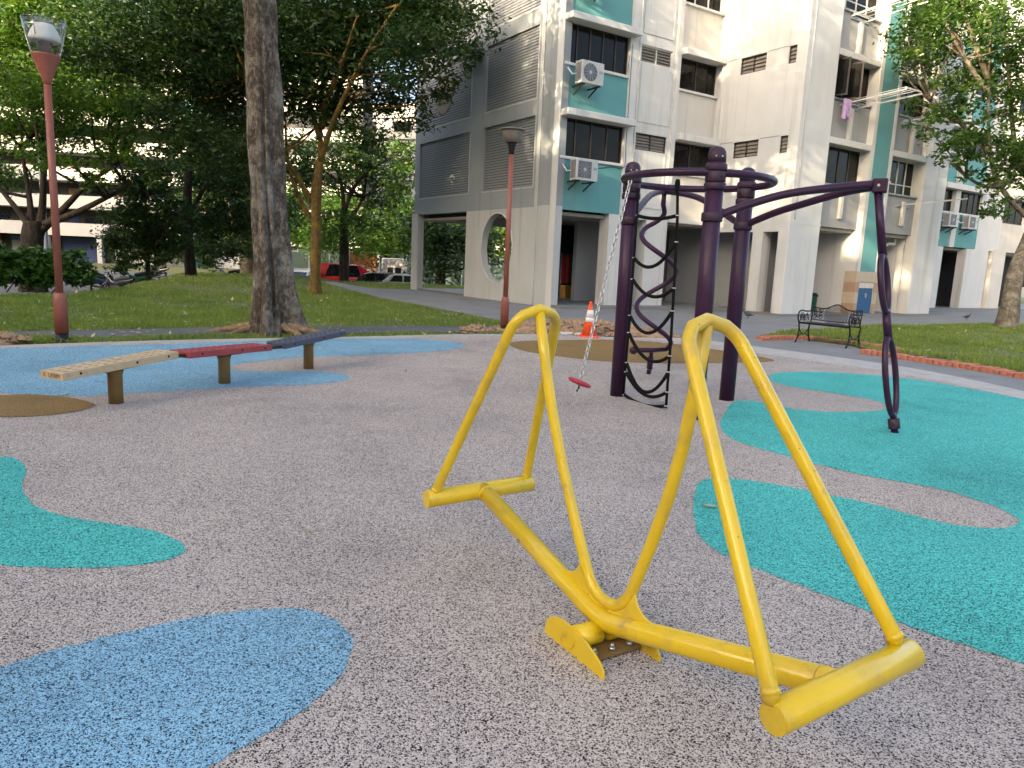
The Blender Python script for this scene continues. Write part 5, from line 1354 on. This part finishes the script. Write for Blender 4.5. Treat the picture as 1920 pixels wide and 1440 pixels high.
# ------------------------------------------------------------------ balance planks
pdir = Vector((.38,.925,0)).normalized(); pside = Vector((pdir.y,-pdir.x,0))
bb = empty("balance_bench", (-3.0, 7.48, 0))
def bbuild(name, m, mat, parent=None, bevel=0):
    o = m.build(name, M[mat], parent or bb, bevel)
    if parent is None: o.location = -Vector(bb.location)
    return o
specs = [((-3.48,6.28),.37,.435,'cream'),((-3.0,7.48),.415,.385,'redplank'),((-2.47,8.71),.385,.45,'navy')]
ends = []
for (px, py), z0, z1, mt in specs:
    c = Vector((px, py, 0)); L = .575; w = .135; th = .032
    slope = (z1-z0)/(2*L); dirv = (pdir + Vector((0,0,slope))).normalized(); upv = pside.cross(dirv)*1.0
    if upv.z < 0: upv = -upv
    cc = c + Vector((0,0,(z0+z1)/2-th))
    # plank with rows of real drain slots: built as cells
    m = MB(); nu, nv = 12, 3; us = []; 
    def PT(u, v, t): return cc + dirv*u + pside*v + upv*t
    ue = [-L + 2*L*i/(2*nu+1) for i in range(2*nu+2)]; ve = [-w + 2*w*i/(2*nv+1) for i in range(2*nv+2)]
    vid = {}
    def vx(i, j, t):
        k = (i, j, t)
        if k not in vid: vid[k] = len(m.v); m.v.append(tuple(PT(ue[i], ve[j], t)))
        return vid[k]
    for i in range(len(ue)-1):
        for j in range(len(ve)-1):
            stag = (i % 2 == 1 and j % 2 == 1)
            if stag:
                a_, b_, c_, d_ = vx(i,j,th), vx(i+1,j,th), vx(i+1,j+1,th), vx(i,j+1,th)
                e_, f_, g_, h_ = vx(i,j,th-.05), vx(i+1,j,th-.05), vx(i+1,j+1,th-.05), vx(i,j+1,th-.05)
                m.f += [[e_,f_,g_,h_],[a_,b_,f_,e_],[b_,c_,g_,f_],[c_,d_,h_,g_],[d_,a_,e_,h_]]; m.sm += [False]*5
            else:
                m.f.append([vx(i,j,th), vx(i+1,j,th), vx(i+1,j+1,th), vx(i,j+1,th)]); m.sm.append(False)
    I, J = len(ue)-1, len(ve)-1
    bot = [vx(0,0,-th), vx(I,0,-th), vx(I,J,-th), vx(0,J,-th)]
    m.f.append(bot); m.sm.append(False)
    m.f.append([vx(0,0,-th), vx(I,0,-th)] + [vx(i,0,th) for i in range(I,-1,-1)]); m.sm.append(False)
    m.f.append([vx(I,J,-th), vx(0,J,-th)] + [vx(i,J,th) for i in range(0,I+1)]); m.sm.append(False)
    m.f.append([vx(0,J,-th), vx(0,0,-th)] + [vx(0,j,th) for j in range(0,J+1)]); m.sm.append(False)
    m.f.append([vx(I,0,-th), vx(I,J,-th)] + [vx(I,j,th) for j in range(J,-1,-1)]); m.sm.append(False)
    pk = bbuild("plank", m, mt, bevel=.005)
    pk["label"] = {'cream':"cream perforated plank", 'redplank':"dark red perforated plank", 'navy':"navy blue perforated plank"}[mt]
    for u in (-.42, .12, .46):
        m = MB(); q = PT(u, w+.0005, .004); m.tube([q, q+pside*.003], .011, 10)
        m.build("plank_bolt", M['black'], pk)
    m = MB(); m.lathe([(.06,.012),(.06,(z0+z1)/2-.13),(.068,(z0+z1)/2-.105),(.075,(z0+z1)/2-.085)], 24, (px,py,0)); po = bbuild("post", m, 'brownpost')
    m = MB(); m.obox(cc+upv*(-th-.006), dirv*.16, pside*.09, upv*.006); bbuild("support_plate", m, 'brownpost')
    ends.append((PT(-L,0,0), PT(L,0,0)))
    if mt == 'cream':
        cu = bpy.data.curves.new("graffiti", 'FONT'); cu.body = "X  LIFXM"; cu.size = .05; cu.extrude = .0004; cu.align_x = 'CENTER'; cu.align_y = 'CENTER'
        to = bpy.data.objects.new("g_tmp", cu); col.objects.link(to); dg = bpy.context.evaluated_depsgraph_get()
        me = bpy.data.meshes.new_from_object(to.evaluated_get(dg)); bpy.data.objects.remove(to); me.materials.append(M['blackprint'])
        go = bpy.data.objects.new("marker_scrawl", me); col.objects.link(go); go.parent = pk
        zx = -dirv; Mx = Matrix(((pside.x, upv.x, zx.x),(pside.y, upv.y, zx.y),(pside.z, upv.z, zx.z))).to_4x4(); Mx.translation = PT(-L-.0015, 0, 0)
        go.matrix_local = Mx
for (a, b) in ((ends[0][1], ends[1][0]), (ends[1][1], ends[2][0])):
    for s in (-.07, .07):
        m = MB(); m.obox((a+b)/2 + pside*s + Vector((0,0,-.01)), (b-a)/2*1.5, pside*.012, (0,0,.018)); bbuild("link_bar", m, 'darksteel')
tag(bb, "three-part balance bench of cream, red and navy planks on brown posts", "balance beam")

# ------------------------------------------------------------------ lamp posts
def lamp(x, y, label, kind):
    root = empty("lamp_post", (x, y, 0))
    if kind == 0:
        MB().lathe([(.105,-.02),(.105,.03),(.082,.05),(.080,.12)], 20).build("base_band", M['black'], root)
        MB().lathe([(.088,.121),(.088,.60),(.078,.66),(.05,.69)], 24).build("sleeve", M['lampred'], root)
        MB().lathe([(.050,.68),(.046,3.50)], 20).build("pole", M['lampred'], root)
        MB().lathe([(.047,3.48),(.052,3.52),(.17,3.84),(.176,3.86)], 28).build("funnel", M['lampred'], root)
        gl = MB(); n = 32
        vs = []; prof = [(.172,3.862),(.205,4.0),(.238,4.15),(.26,4.27),(.256,4.27),(.234,4.15),(.201,4.0),(.168,3.866)]
        for r_, z in prof:
            for k in range(n): a = 2*math.pi*k/n; vs.append((r_*math.cos(a), r_*math.sin(a), z))
        gl.add(vs, [(i*n+k, i*n+(k+1)%n, (i+1)*n+(k+1)%n, (i+1)*n+k) for i in range(len(prof)-1) for k in range(n)], True)
        gl.build("glass_shade", M['glassclear'], root)
        MB().lathe([(.264,4.272),(.268,4.28),(.264,4.295),(.20,4.315),(.05,4.33),(.002,4.332)], 28).build("top_cover", M['glassclear'], root)
        MB().lathe([(.17,4.02),(.195,4.03),(.19,4.08),(.165,4.15),(.13,4.21),(.11,4.245)], 24).build("reflector", M['lampwhite'], root)
        MB().lathe([(.055,3.86),(.055,3.99),(.085,4.0),(.085,4.018)], 14).build("lamp_holder", M['lampgrey'], root)
        m = MB()
        for i in range(3):
            a = i*2.09+.5; m.tube([(.15*math.cos(a), .15*math.sin(a), 3.87), (.222*math.cos(a), .222*math.sin(a), 4.26)], .006, 6)
        m.build("stays", M['galv'], root)
    else:
        MB().lathe([(.10,-.02),(.10,.02),(.075,.04),(.073,.12)], 20).build("base_band", M['black'], root)
        MB().lathe([(.085,.121),(.085,.60),(.076,.66),(.052,.69)], 24).build("sleeve", M['lampred'], root)
        MB().lathe([(.052,.68),(.046,3.50)], 20).build("pole", M['lampred'], root)
        MB().lathe([(.055,3.50),(.055,3.56),(.075,3.66),(.10,3.72)], 24).build("collar", M['black'], root)
        MB().lathe([(.14,3.721),(.19,3.82),(.215,3.93),(.22,3.95)], 28).build("shade", M['lampgrey'], root)
        MB().lathe([(.262,3.951),(.265,3.965),(.25,3.985),(.12,4.01),(.01,4.015)], 28).build("top_cover", M['lampgrey'], root)
        m = MB()
        for i in range(16):
            a = 2*math.pi*i/16; m.tube([(.142*math.cos(a), .142*math.sin(a), 3.725), (.218*math.cos(a), .218*math.sin(a), 3.948)], .004, 5)
        m.build("shade_ribs", M['lampred'], root)
    for i in range(4):
        a = i*math.pi/2+.6; MB().lathe([(.016,-.01),(.016,.045),(.006,.05)], 8, (.12*math.cos(a), .12*math.sin(a), 0)).build("anchor_bolt", M['darksteel'], root)
    tag(root, label, "lamp post")
lamp(*LAMP_L, "tall rust-red lamp post with clear glass cup at left", 0)
lamp(*LAMP_R, "rust-red lamp post with wide flat shade before the gable", 1)

# ------------------------------------------------------------------ traffic cone
tc = empty("traffic_cone", (CONE[0], CONE[1], .012))
MB().box(-.19,.19,-.19,.19,0,.035).build("base", M['orange'], tc, .02)
def cseg(z0, z1, name, mat, g=0):
    r_ = lambda z: .145-.115*(z-.035)/.62
    MB().lathe([(r_(z0)+g,z0),(r_(z1)+g,z1)], 28).build(name, M[mat], tc)
cseg(.035,.66,"cone_body",'orange'); cseg(.30,.385,"sleeve_lower",'conewhite',.004); cseg(.387,.53,"sleeve_upper",'conewhite',.0035)
MB().lathe([(.034,.655),(.036,.67),(.028,.69),(.01,.70)], 20).build("tip", M['orange'], tc)
tag(tc, "orange traffic cone with white sleeve by the dug earth", "traffic cone")

# ------------------------------------------------------------------ iron bench
ib = empty("iron_bench", (5.98, 15.41, -.004), math.atan2(-.8,.6))
W_, D_ = 1.12, .46      # local x along the bench, y towards the back
def ring_at(cx, cy, r_, plane, n=14, ex=1.0):
    return [plane(cx+r_*ex*math.cos(2*math.pi*i/n), cy+r_*math.sin(2*math.pi*i/n)) for i in range(n)]
def backp(x, s): return Vector((x, D_-.03+.13*s, .43+s))     # leaning back plane
outline = []
for i in range(41):
    t = i/40; x = .02+(W_-.04)*t
    top = .30 + .085*math.exp(-((t-.5)/.17)**2) + .012*math.cos(2*math.pi*(t-.5)*2)
    outline.append((x, top))
m = MB(); m.tube([backp(x, s) for x, s in outline], .013, 8); m.tube([backp(x, .06-.018*math.sin(math.pi*x/W_)) for x, _ in outline], .010, 8)
m.tube([backp(.02,.0), backp(.02,.31)], .012, 8); m.tube([backp(W_-.02,.0), backp(W_-.02,.31)], .012, 8)
m.build("back_frame", M['black'], ib)
def topat(x): return float(np.interp(x, [o_[0] for o_ in outline], [o_[1] for o_ in outline]))
m = MB(); x0, x1 = W_*.27, W_*.73
for k in range(-8, 18):
    for sg in (1, -1):
        pts = []
        for i in range(30):
            x = x0 + (x1-x0)*i/29; s = .06 + (k*.058 + sg*(x-x0)*.9)
            if .06 <= s <= topat(x): pts.append(backp(x, s) + Vector((0,.003*sg,0)))
        if len(pts) > 2: m.tube([pts[0], pts[len(pts)//2], pts[-1]], .0055, 5)
m.build("lattice", M['black'], ib)
m = MB()
for sx in (.5*.27*W_, W_-.5*.27*W_):
    for (dx, cy, r_) in ((0,.19,.085),(-.07,.12,.04),(.07,.12,.04),(-.07,.25,.035),(.07,.25,.035),(0,.19,.04)):
        m.tube(ring_at(sx+dx, cy, r_, backp, 16), .007, 5, closed=True)
    for a in range(6):
        an = a*math.pi/3; m.tube([backp(sx+.035*math.cos(an), .19+.035*math.sin(an)), backp(sx+.08*math.cos(an+.4), .19+.08*math.sin(an+.4))], .009, 5)
for i in range(7): m.tube(ring_at(W_*.5-.18+i*.06, .03, .028, backp, 12), .005, 5, closed=True)
m.build("scrollwork", M['black'], ib)
m = MB(); 
for i in range(9): m.box(.0, W_, .02+i*.046, .052+i*.046, .415, .43)
m.box(-.005, W_+.005, .0, .02, .395, .432); m.box(.0, W_, D_-.03, D_-.012, .395, .43)
st = m.build("seat", M['black'], ib, .004)
for x in (.0, W_):
    side_p = lambda y, z, x=x: Vector((x, y, z))
    m = MB(); m.tube(catmull([(x,.02,.42),(x,-.035,.52),(x,-.01,.63),(x,.08,.67),(x,.26,.655),(x,.45,.66)], 6, False), .015, 8)
    m.tube(ring_at(.12,.55,.075,side_p), .008, 5, closed=True); m.tube(ring_at(.27,.53,.06,side_p), .007, 5, closed=True); m.tube(ring_at(.12,.55,.035,side_p), .010, 5, closed=True)
    m.tube([(x,.04,.43),(x,.12,.60),(x,.2,.45),(x,.3,.62),(x,.38,.46)], .008, 5)
    m.build("armrest", M['black'], ib)
    m = MB(); m.tube(catmull([(x,.02,.41),(x,.05,.28),(x,.03,.14),(x,-.04,.0)], 5, False), .017, 8); m.tube([(x,-.06,.008),(x,-.02,.008)], .016, 8); m.build("leg", M['black'], ib)
    m = MB(); m.tube(catmull([(x,D_-.02,.41),(x,D_-.05,.28),(x,D_-.03,.14),(x,D_+.04,.0)], 5, False), .017, 8); m.tube([(x,D_+.02,.008),(x,D_+.06,.008)], .016, 8); m.build("leg", M['black'], ib)
    m = MB(); m.tube(catmull([(x,.05,.30),(x,.14,.20),(x,.23,.17),(x,.32,.20),(x,.41,.30)], 5, False), .010, 6); m.tube(catmull([(x,.0,.08),(x,.12,.16),(x,.23,.175),(x,.34,.16),(x,.46,.08)], 5, False), .010, 6); m.build("leg_brace", M['black'], ib)
tag(ib, "black cast iron bench with lattice back on the path", "bench")

# ------------------------------------------------------------------ pigeons
def pigeon(x, y, z, rz, label):
    root = empty("pigeon", (x, y, z), rz)
    sec = [(-.20,.012,.006,.115),(-.14,.030,.014,.118),(-.08,.048,.04,.125),(0,.060,.058,.135),(.06,.055,.058,.145),(.10,.036,.042,.165),(.125,.026,.028,.195),(.135,.024,.025,.215),(.155,.024,.024,.228),(.172,.012,.014,.226),(.20,.002,.003,.220)]
    m = MB(); vs = []; n = 14
    for x_, ry, rz_, zc in sec:
        for k in range(n): a = 2*math.pi*k/n; vs.append((x_, ry*math.cos(a), zc+rz_*math.sin(a)))
    m.add(vs, [(i*n+k, i*n+(k+1)%n, (i+1)*n+(k+1)%n, (i+1)*n+k) for i in range(len(sec)-1) for k in range(n)], True)
    m.f.append(list(range(n))); m.sm.append(False)
    for s in (-1,1):
        m.tube([(.0,s*.022,.10),(-.012,s*.022,.05),(.0,s*.022,.003)], .005, 6); m.tube([(-.015,s*.022,.004),(.03,s*.022,.004)], .004, 5)
    m.build("bird_body", M['bird'], root)
    tag(root, label, "bird", "pigeons on the pavement")
pigeon(*PIGEONS[0], -.004, 2.6, "pigeon on the paving left of the iron bench")
pigeon(*PIGEONS[1], -.004, .3, "pigeon on the paving left of the leaning tree")

# ------------------------------------------------------------------ car park
def wheel(parent, x, y, z, r_, w, s):
    t = MB(); n = 24; vs = []
    prof = [(r_*.62,-w/2),(r_*.94,-w/2),(r_,-w/2+.02),(r_,w/2-.02),(r_*.94,w/2),(r_*.62,w/2)]
    for rr, yy in prof:
        for k in range(n): a = 2*math.pi*k/n; vs.append((x+rr*math.cos(a), y+yy, z+rr*math.sin(a)))
    t.add(vs, [(i*n+k, i*n+(k+1)%n, (i+1)*n+(k+1)%n, (i+1)*n+k) for i in range(len(prof)-1) for k in range(n)], True)
    wo = t.build("wheel", M['tyre'], parent)
    m = MB(); m.prism([(x+r_*.63*math.cos(2*math.pi*i/20), z+r_*.63*math.sin(2*math.pi*i/20)) for i in range(20)], lambda u, v, q: (u, y+q, v), -w*.3, w*.42*1)
    m.build("rim", M['rim'], wo)
def car(x, y, rz, paint, label, kind='sedan'):
    z = float(terrain(x, y)); z = max(z, -1.26)
    root = empty("parked_car", (x, y, z), rz)
    if kind == 'sedan':
        low = [(-2.15,.35),(-2.2,.62),(-2.1,.88),(-1.3,.95),(.85,.93),(1.7,.84),(2.15,.66),(2.2,.35)]
        top = [(-1.55,.94),(-1.05,1.36),(-.5,1.46),(.35,1.43),(1.05,.94)]; W2 = .86
    else:
        low = [(-2.25,.35),(-2.3,.7),(-2.25,1.05),(1.1,1.02),(1.85,.92),(2.25,.75),(2.3,.35)]
        top = [(-2.22,1.04),(-2.05,1.75),(-1.8,1.86),(.55,1.82),(1.0,1.6),(1.45,1.0)]; W2 = .92
    b = MB(); b.prism(low, lambda u, v, t: (u, t*(1 if v < .8 else .97), v), -W2, W2); b.build("body", M[paint], root, .06)
    c = MB(); n = len(top); k = .86
    vs = [(u, -W2*(.96 if v < 1.1 else k), v) for u, v in top] + [(u, W2*(.96 if v < 1.1 else k), v) for u, v in top]
    c.add(vs, [tuple(range(n)), tuple(range(2*n-1, n-1, -1))] + [(i, (i+1)%n, n+(i+1)%n, n+i) for i in range(n)]); c.build("cabin", M[paint], root, .05)
    zt = max(v for _, v in top); zb = min(v for _, v in top)
    xa = top[0][0]; xb = top[-1][0]
    for s in (-1, 1):
        ysd = lambda v: s*(W2*(.96+(k-.96)*(v-zb)/(zt-zb))+.012)
        for (u0, u1) in ((.12,.47),(.51,.86)):
            p = lambda t, h: (xa+.22+(xb-xa-.45)*t + (h*.28 if t < .3 else (-h*.30 if t > .7 else 0)), ysd(zb+.06+(zt-zb-.16)*h), zb+.06+(zt-zb-.16)*h)
            g_ = MB(); g_.add([p(u0,0), p(u1,0), p(u1,1), p(u0,1)], [(0,1,2,3)]); o = g_.build("side_window", M['carglass'], root)
            md = o.modifiers.new("t",'SOLIDIFY'); md.thickness = .012
    f0, f1 = top[-1], top[-2]
    g_ = MB(); g_.add([(f0[0]-.02+.012,-W2*.84,f0[1]+.05),(f0[0]-.02+.012,W2*.84,f0[1]+.05),(f1[0]+.03,W2*.78,f1[1]-.04),(f1[0]+.03,-W2*.78,f1[1]-.04)], [(0,1,2,3)]); o = g_.build("windscreen", M['carglass'], root); md = o.modifiers.new("t",'SOLIDIFY'); md.thickness = .03; md.offset = 1
    r0, r1 = top[0], top[1]
    g_ = MB(); g_.add([(r0[0]-.02,-W2*.80,r0[1]+.06),(r0[0]-.02,W2*.80,r0[1]+.06),(r1[0]-.03,W2*.76,r1[1]-.05),(r1[0]-.03,-W2*.76,r1[1]-.05)], [(0,1,2,3)]); o = g_.build("rear_window", M['carglass'], root); md = o.modifiers.new("t",'SOLIDIFY'); md.thickness = .03; md.offset = -1
    for s in (-1,1):
        MB().box(low[-2][0]-.14, low[-2][0]+.02, s*W2*.62-.17, s*W2*.62+.17, .60, .76).build("headlight", M['headlight'], root, .02)
        MB().box(low[1][0]-.02, low[1][0]+.10, s*W2*.70-.14, s*W2*.70+.14, .66, .86).build("tail_light", M['taillight'], root, .02)
        for wx in (-1.35, 1.35): wheel(root, wx, s*(W2-.09), .32, .32, .2, s)
    for s in (-1,1): MB().box(xb-.42, xb-.28, s*(W2+.02)-.0, s*(W2+.16), zb+.02, zb+.14).build("wing_mirror", M[paint], root, .02)
    tag(root, label, "car", "vehicles in the car park")
car(-10.4, 47.0, R(-6), 'carred', "red van-shaped car parked behind the dark tree", 'mpv')
car(-8.0, 44.6, R(-12), 'cardark', "dark car parked in front of the red van")
car(-13.2, 46.5, R(75), 'carwhite', "white car with rear towards the lawn left of the red van")
car(-6.4, 43.6, R(5), 'carwhite', "white car whose roof shows over the lawn edge")
car(-15.6, 48.5, R(20), 'carsilver', "silver car half hidden behind the grey trunk")
# small white lorry
lo = empty("delivery_lorry", (-8.6, 55.5, -1.26), R(84))
MB().box(-2.4,.9,-.95,.95,.75,2.55).build("cargo_box", M['carsilver'], lo, .04)
MB().prism([(.95,.5),(2.3,.5),(2.35,1.15),(2.0,2.0),(.95,2.05)], lambda u, v, t: (u, t, v), -.88, .88).build("cab", M['carwhite'], lo, .05)
MB().box(-2.42,-2.40,-.5,-.05,1.5,1.9).build("panel", M['carglass'], lo); MB().box(-2.42,-2.40,.1,.5,1.5,1.9).build("panel", M['carglass'], lo)
MB().box(-2.3,2.2,-.4,.4,.45,.74).build("chassis", M['black'], lo)
for wx in (-1.5,1.6):
    for s in (-.8,.8): wheel(lo, wx, s, .38, .38, .22, 1)
tag(lo, "small grey box lorry parked right of the red van", "lorry")

def motorcycle(x, y, rz, paint, label, lean=.12, dz=.02, windshield=False, topbox=False):
    z = max(float(terrain(x, y)), -1.26) + dz
    root = empty("motorcycle", (x, y, z), rz)
    for wx in (-.62, .64):
        n = 22; m = MB(); m.tube([(wx+.235*math.cos(2*math.pi*i/n), 0, .28+.235*math.sin(2*math.pi*i/n)) for i in range(n)], .048, 8, closed=True); w = m.build("wheel", M['tyre'], root)
        m = MB()
        for i in range(6):
            a = i*math.pi/3; m.tube([(wx,0,.28),(wx+.20*math.cos(a),0,.28+.20*math.sin(a))], .012, 5)
        m.tube([(wx+.195*math.cos(2*math.pi*i/n), 0, .28+.195*math.sin(2*math.pi*i/n)) for i in range(n)], .014, 6, closed=True)
        m.build("rim", M['rim'], w)
    m = MB()
    for s in (-.07,.07): m.tube([(.64,s,.28),(.46,s,.78),(.42,s,.90)], .02, 7)
    m.build("fork", M['steel'], root)
    m = MB(); m.tube(catmull([(.38,-.33,.98),(.40,-.2,1.0),(.43,-.05,.93),(.43,.05,.93),(.40,.2,1.0),(.38,.33,.98)], 4, False), .014, 7)
    for s in (-1,1): m.tube([(.42,s*.2,1.0),(.40,s*.27,1.14)], .006, 5); m.obox((.40,s*.29,1.17), (.012,0,0), (0,.05,0), (0,0,.035))
    m.build("handlebar", M['black'], root)
    sec = [(-.95,.05,.05,.78),(-.7,.09,.10,.70),(-.35,.13,.16,.62),(0,.12,.17,.52),(.22,.13,.16,.58),(.40,.13,.20,.72),(.52,.10,.16,.82),(.60,.05,.08,.84)]
    m = MB(); vs = []; n = 14
    for x_, ry, rz_, zc in sec:
        for k in range(n): a = 2*math.pi*k/n; vs.append((x_, ry*math.cos(a), zc+rz_*math.sin(a)))
    m.add(vs, [(i*n+k, i*n+(k+1)%n, (i+1)*n+(k+1)%n, (i+1)*n+k) for i in range(len(sec)-1) for k in range(n)], True); m.build("fairing", M[paint], root)
    m = MB(); m.tube(catmull([(.05,0,.70),(-.25,0,.77),(-.55,0,.82),(-.8,0,.86)], 5, False), [.08]+[.115]*14+[.07], 10); m.build("seat", M['seatblack'], root)
    m = MB(); m.box(-.25,.25,-.13,.13,.24,.48); m.tube([(.1,.16,.25),(-.4,.17,.27),(-.85,.17,.34)], [.025]+[.05]+[.045], 8); m.build("engine", M['darksteel'], root, .02)
    m = MB(); m.lathe([(.01,-.02),(.07,-.01),(.085,.03),(.08,.06)], 14, (.6,0,.84)); m.build("headlight", M['headlight'], root)
    for pts_ in ([(.80,0,.44),(.66,0,.555),(.48,0,.50)], [(-.42,0,.46),(-.62,0,.57),(-.85,0,.50)]): MB().tube(pts_, .06, 6).build("mudguard", M[paint], root)
    m = MB(); m.tube([(-.1,.1,.25),(-.15,.3,.02)], .014, 6); m.build("side_stand", M['steel'], root)
    if windshield: MB().add([(.52,-.16,.9),(.52,.16,.9),(.40,.13,1.25),(.40,-.13,1.25)], [(0,1,2,3)]).build("windshield", M['headlight'], root)
    if topbox: MB().box(-1.02,-.68,-.2,.2,.92,1.2).build("top_box", M['carsilver'], root, .05)
    root.rotation_euler = (lean, 0, rz)
    tag(root, label, "motorcycle", "motorcycles parked beyond the lawn")
motorcycle(-18.2, 33.0, R(20), 'bikeblue', "blue motorcycle nearest the hedge")
motorcycle(-17.3, 31.6, R(160), 'cardark', "black motorcycle in front of the blue one")
motorcycle(-18.3, 35.2, R(200), 'bikegreen', "green motorcycle behind the black one", topbox=True)
motorcycle(-20.6, 41.5, R(170), 'cardark', "small black motorcycle at the foot of the young tree")
motorcycle(-17.4, 47.8, R(15), 'carwhite', "white motorcycle left of the pale curving trunk", windshield=True)
motorcycle(-18.9, 48.2, R(190), 'carsilver', "silver motorcycle beside a white shopfront")

# street light with a curved arm
sl = empty("street_light", (-24.3, 38.0, -1.26))
m = MB(); m.tube(catmull([(0,0,0),(0,0,3.5),(-.05,0,6.6),(.25,0,7.3),(1.0,0,7.7),(2.1,0,7.85)], 8, False), [.11-.0012*i for i in range(41)], 12); m.build("pole", M['galv'], sl)
MB().box(2.0,2.7,-.13,.13,7.80,7.93).build("lamp_head", M['carsilver'], sl, .04)
tag(sl, "pale blue-grey street light with curved arm behind the left lamp post", "street light")

# ------------------------------------------------------------------ far blocks
fb = empty("corridor_block", (-36.0, 82.0, -1.26), R(4))
tag(fb, "far white slab block with open corridors and a teal stair strip", "building")
MB().box(-46, 18, 3.0, 12, 0, 26).build("wall", M['fardark'], fb)
for k in range(8):
    z = 3.6 + 2.95*k
    MB().box(-46, -.4, 0, 3, z-.25, z).build("corridor_slab", M['farwhite'], fb)
    MB().box(-46, -.4, 0, .15, z+.001, z+1.15).build("parapet", M['farwhite'], fb)
    for i in range(9):
        x = -44+i*4.9
        w = MB().box(x, x+1.0, 2.93, 3.0, z+.05, z+2.1).build("door", M['curtain' if (i+k) % 3 else 'farblue'], fb)
        q = MB().box(x+1.6, x+3.2, 2.92, 3.0, z+.9, z+2.1).build("window", M['winframe'], fb)
        MB().box(x+1.66, x+3.14, 2.905, 2.918, z+.96, z+2.04).build("pane", M['carglass'], q)
    MB().box(.9, 18, 2.5, 3.0, z-.25, z+1.0).build("parapet", M['farwhite'], fb)
    for i in range(4):
        q = MB().box(3.2+i*3.6, 5.4+i*3.6, 2.9, 2.99, z+1.05, z+2.4).build("window", M['winframe'], fb)
        MB().box(3.26+i*3.6, 5.34+i*3.6, 2.88, 2.898, z+1.1, z+2.34).build("pane", M['carglass'], q)
MB().box(-.39, .35, -.3, 3.0, 0, 26).build("teal_strip", M['teal'], fb)
MB().box(.36, 3.0, .2, 2.99, 6.0, 13.5).build("stair_wall", M['farpeach'], fb)
for i in range(8):
    x = -44 + i*5.6
    MB().box(x, x+.5, 0, .5, 0, 3.34).build("column", M['farwhite'], fb)
    MB().box(x+.7, x+5.2, 2.6, 2.95, .1, 2.6).build("shutter", M[('fargrey','farblue','farwhite','fargrey')[i % 4]], fb)
    MB().box(x+.7, x+5.2, 2.4, 2.59, 2.62, 3.2).build("signboard", M[('farblue','hoard','fargrey','farblue')[(i*3) % 4]], fb)
for i in range(3): MB().box(1.2+i*5.5, 6.2+i*5.5, 2.4, 2.95, .1, 2.9).build("shutter", M[('farwhite','fargrey','farwhite')[i]], fb)
fb2 = empty("rear_block", (-6, 105.0, -1.26), R(-12))
tag(fb2, "pale block glimpsed through the leaves behind the car park", "building")
MB().box(-24, 30, 0, 10, 0, 24).build("wall", M['farwhite'], fb2)
for k in range(7):
    MB().box(-24, 30, -.4, -.01, 4.6+2.9*k, 4.9+2.9*k).build("ledge", M['farwhite'], fb2)
    for i in range(10):
        q = MB().box(-23+i*5.2, -20.4+i*5.2, -.06, -.005, 2.7+2.9*k, 4.2+2.9*k).build("window", M['winframe'], fb2)
        MB().box(-22.9+i*5.2, -20.5+i*5.2, -.08, -.062, 2.8+2.9*k, 4.1+2.9*k).build("pane", M['carglass'], q)
# boards and a mesh fence beyond the cars
ob = empty("orange_board", (-12.6, 60.5, -1.26), R(-5))
MB().box(-1.2,1.2,-.04,.04,1.5,2.9).build("panel", M['hoard'], ob)
MB().box(-1.26,1.26,-.05,.05,2.91,2.99).build("frame", M['galv'], ob)
for x in (-1.22,1.22): MB().box(x-.04,x+.04,-.05,.05,0,2.9).build("post", M['galv'], ob)
tag(ob, "orange board on two posts behind the red van", "board")
hb = empty("hoarding", (-19.5, 63, -1.26), R(3))
for i in range(4):
    MB().box(-3.4+i*1.7,-1.74+i*1.7,-.04,.04,.2,1.35).build("panel", M['hoard'], hb)
    MB().box(-3.4+i*1.7,-1.74+i*1.7,-.035,.035,1.36,2.7).build("panel", M['wood'], hb)
for i in range(5): MB().box(-3.45+i*1.7,-3.37+i*1.7,-.08,.05,0,2.75).build("post", M['galv'], hb)
tag(hb, "orange and blue hoarding behind the white car", "hoarding")
mf = empty("mesh_fence", (-2, 66, -1.26), R(-3))
for i in range(14):
    MB().box(-18+i*2.5, -17.92+i*2.5, -.04, .04, 0, 3.0).build("post", M['galv'], mf)
    MB().box(-17.91+i*2.5, -15.51+i*2.5, -.015, .015, .1, 2.95).build("panel", M['wood'], mf)
tag(mf, "dark green mesh fence beyond the car park", "fence")
# distant leafy band so the gaps between trunks stay green
g = np.random.default_rng(71)
lob = [(x, 74+3*math.sin(i), 2.5+2.5*g.random(), 2.2) for i, x in enumerate(np.linspace(-26, 22, 34))]
o = quads_object("far_woodland", leaf_quads(lobe_points(lob, 5, g, 1.0, 24), .42, .22, .4, g), M['leaf_mid'])
tag(o, "far belt of bushes beyond the car park", "bushes", kind='stuff')
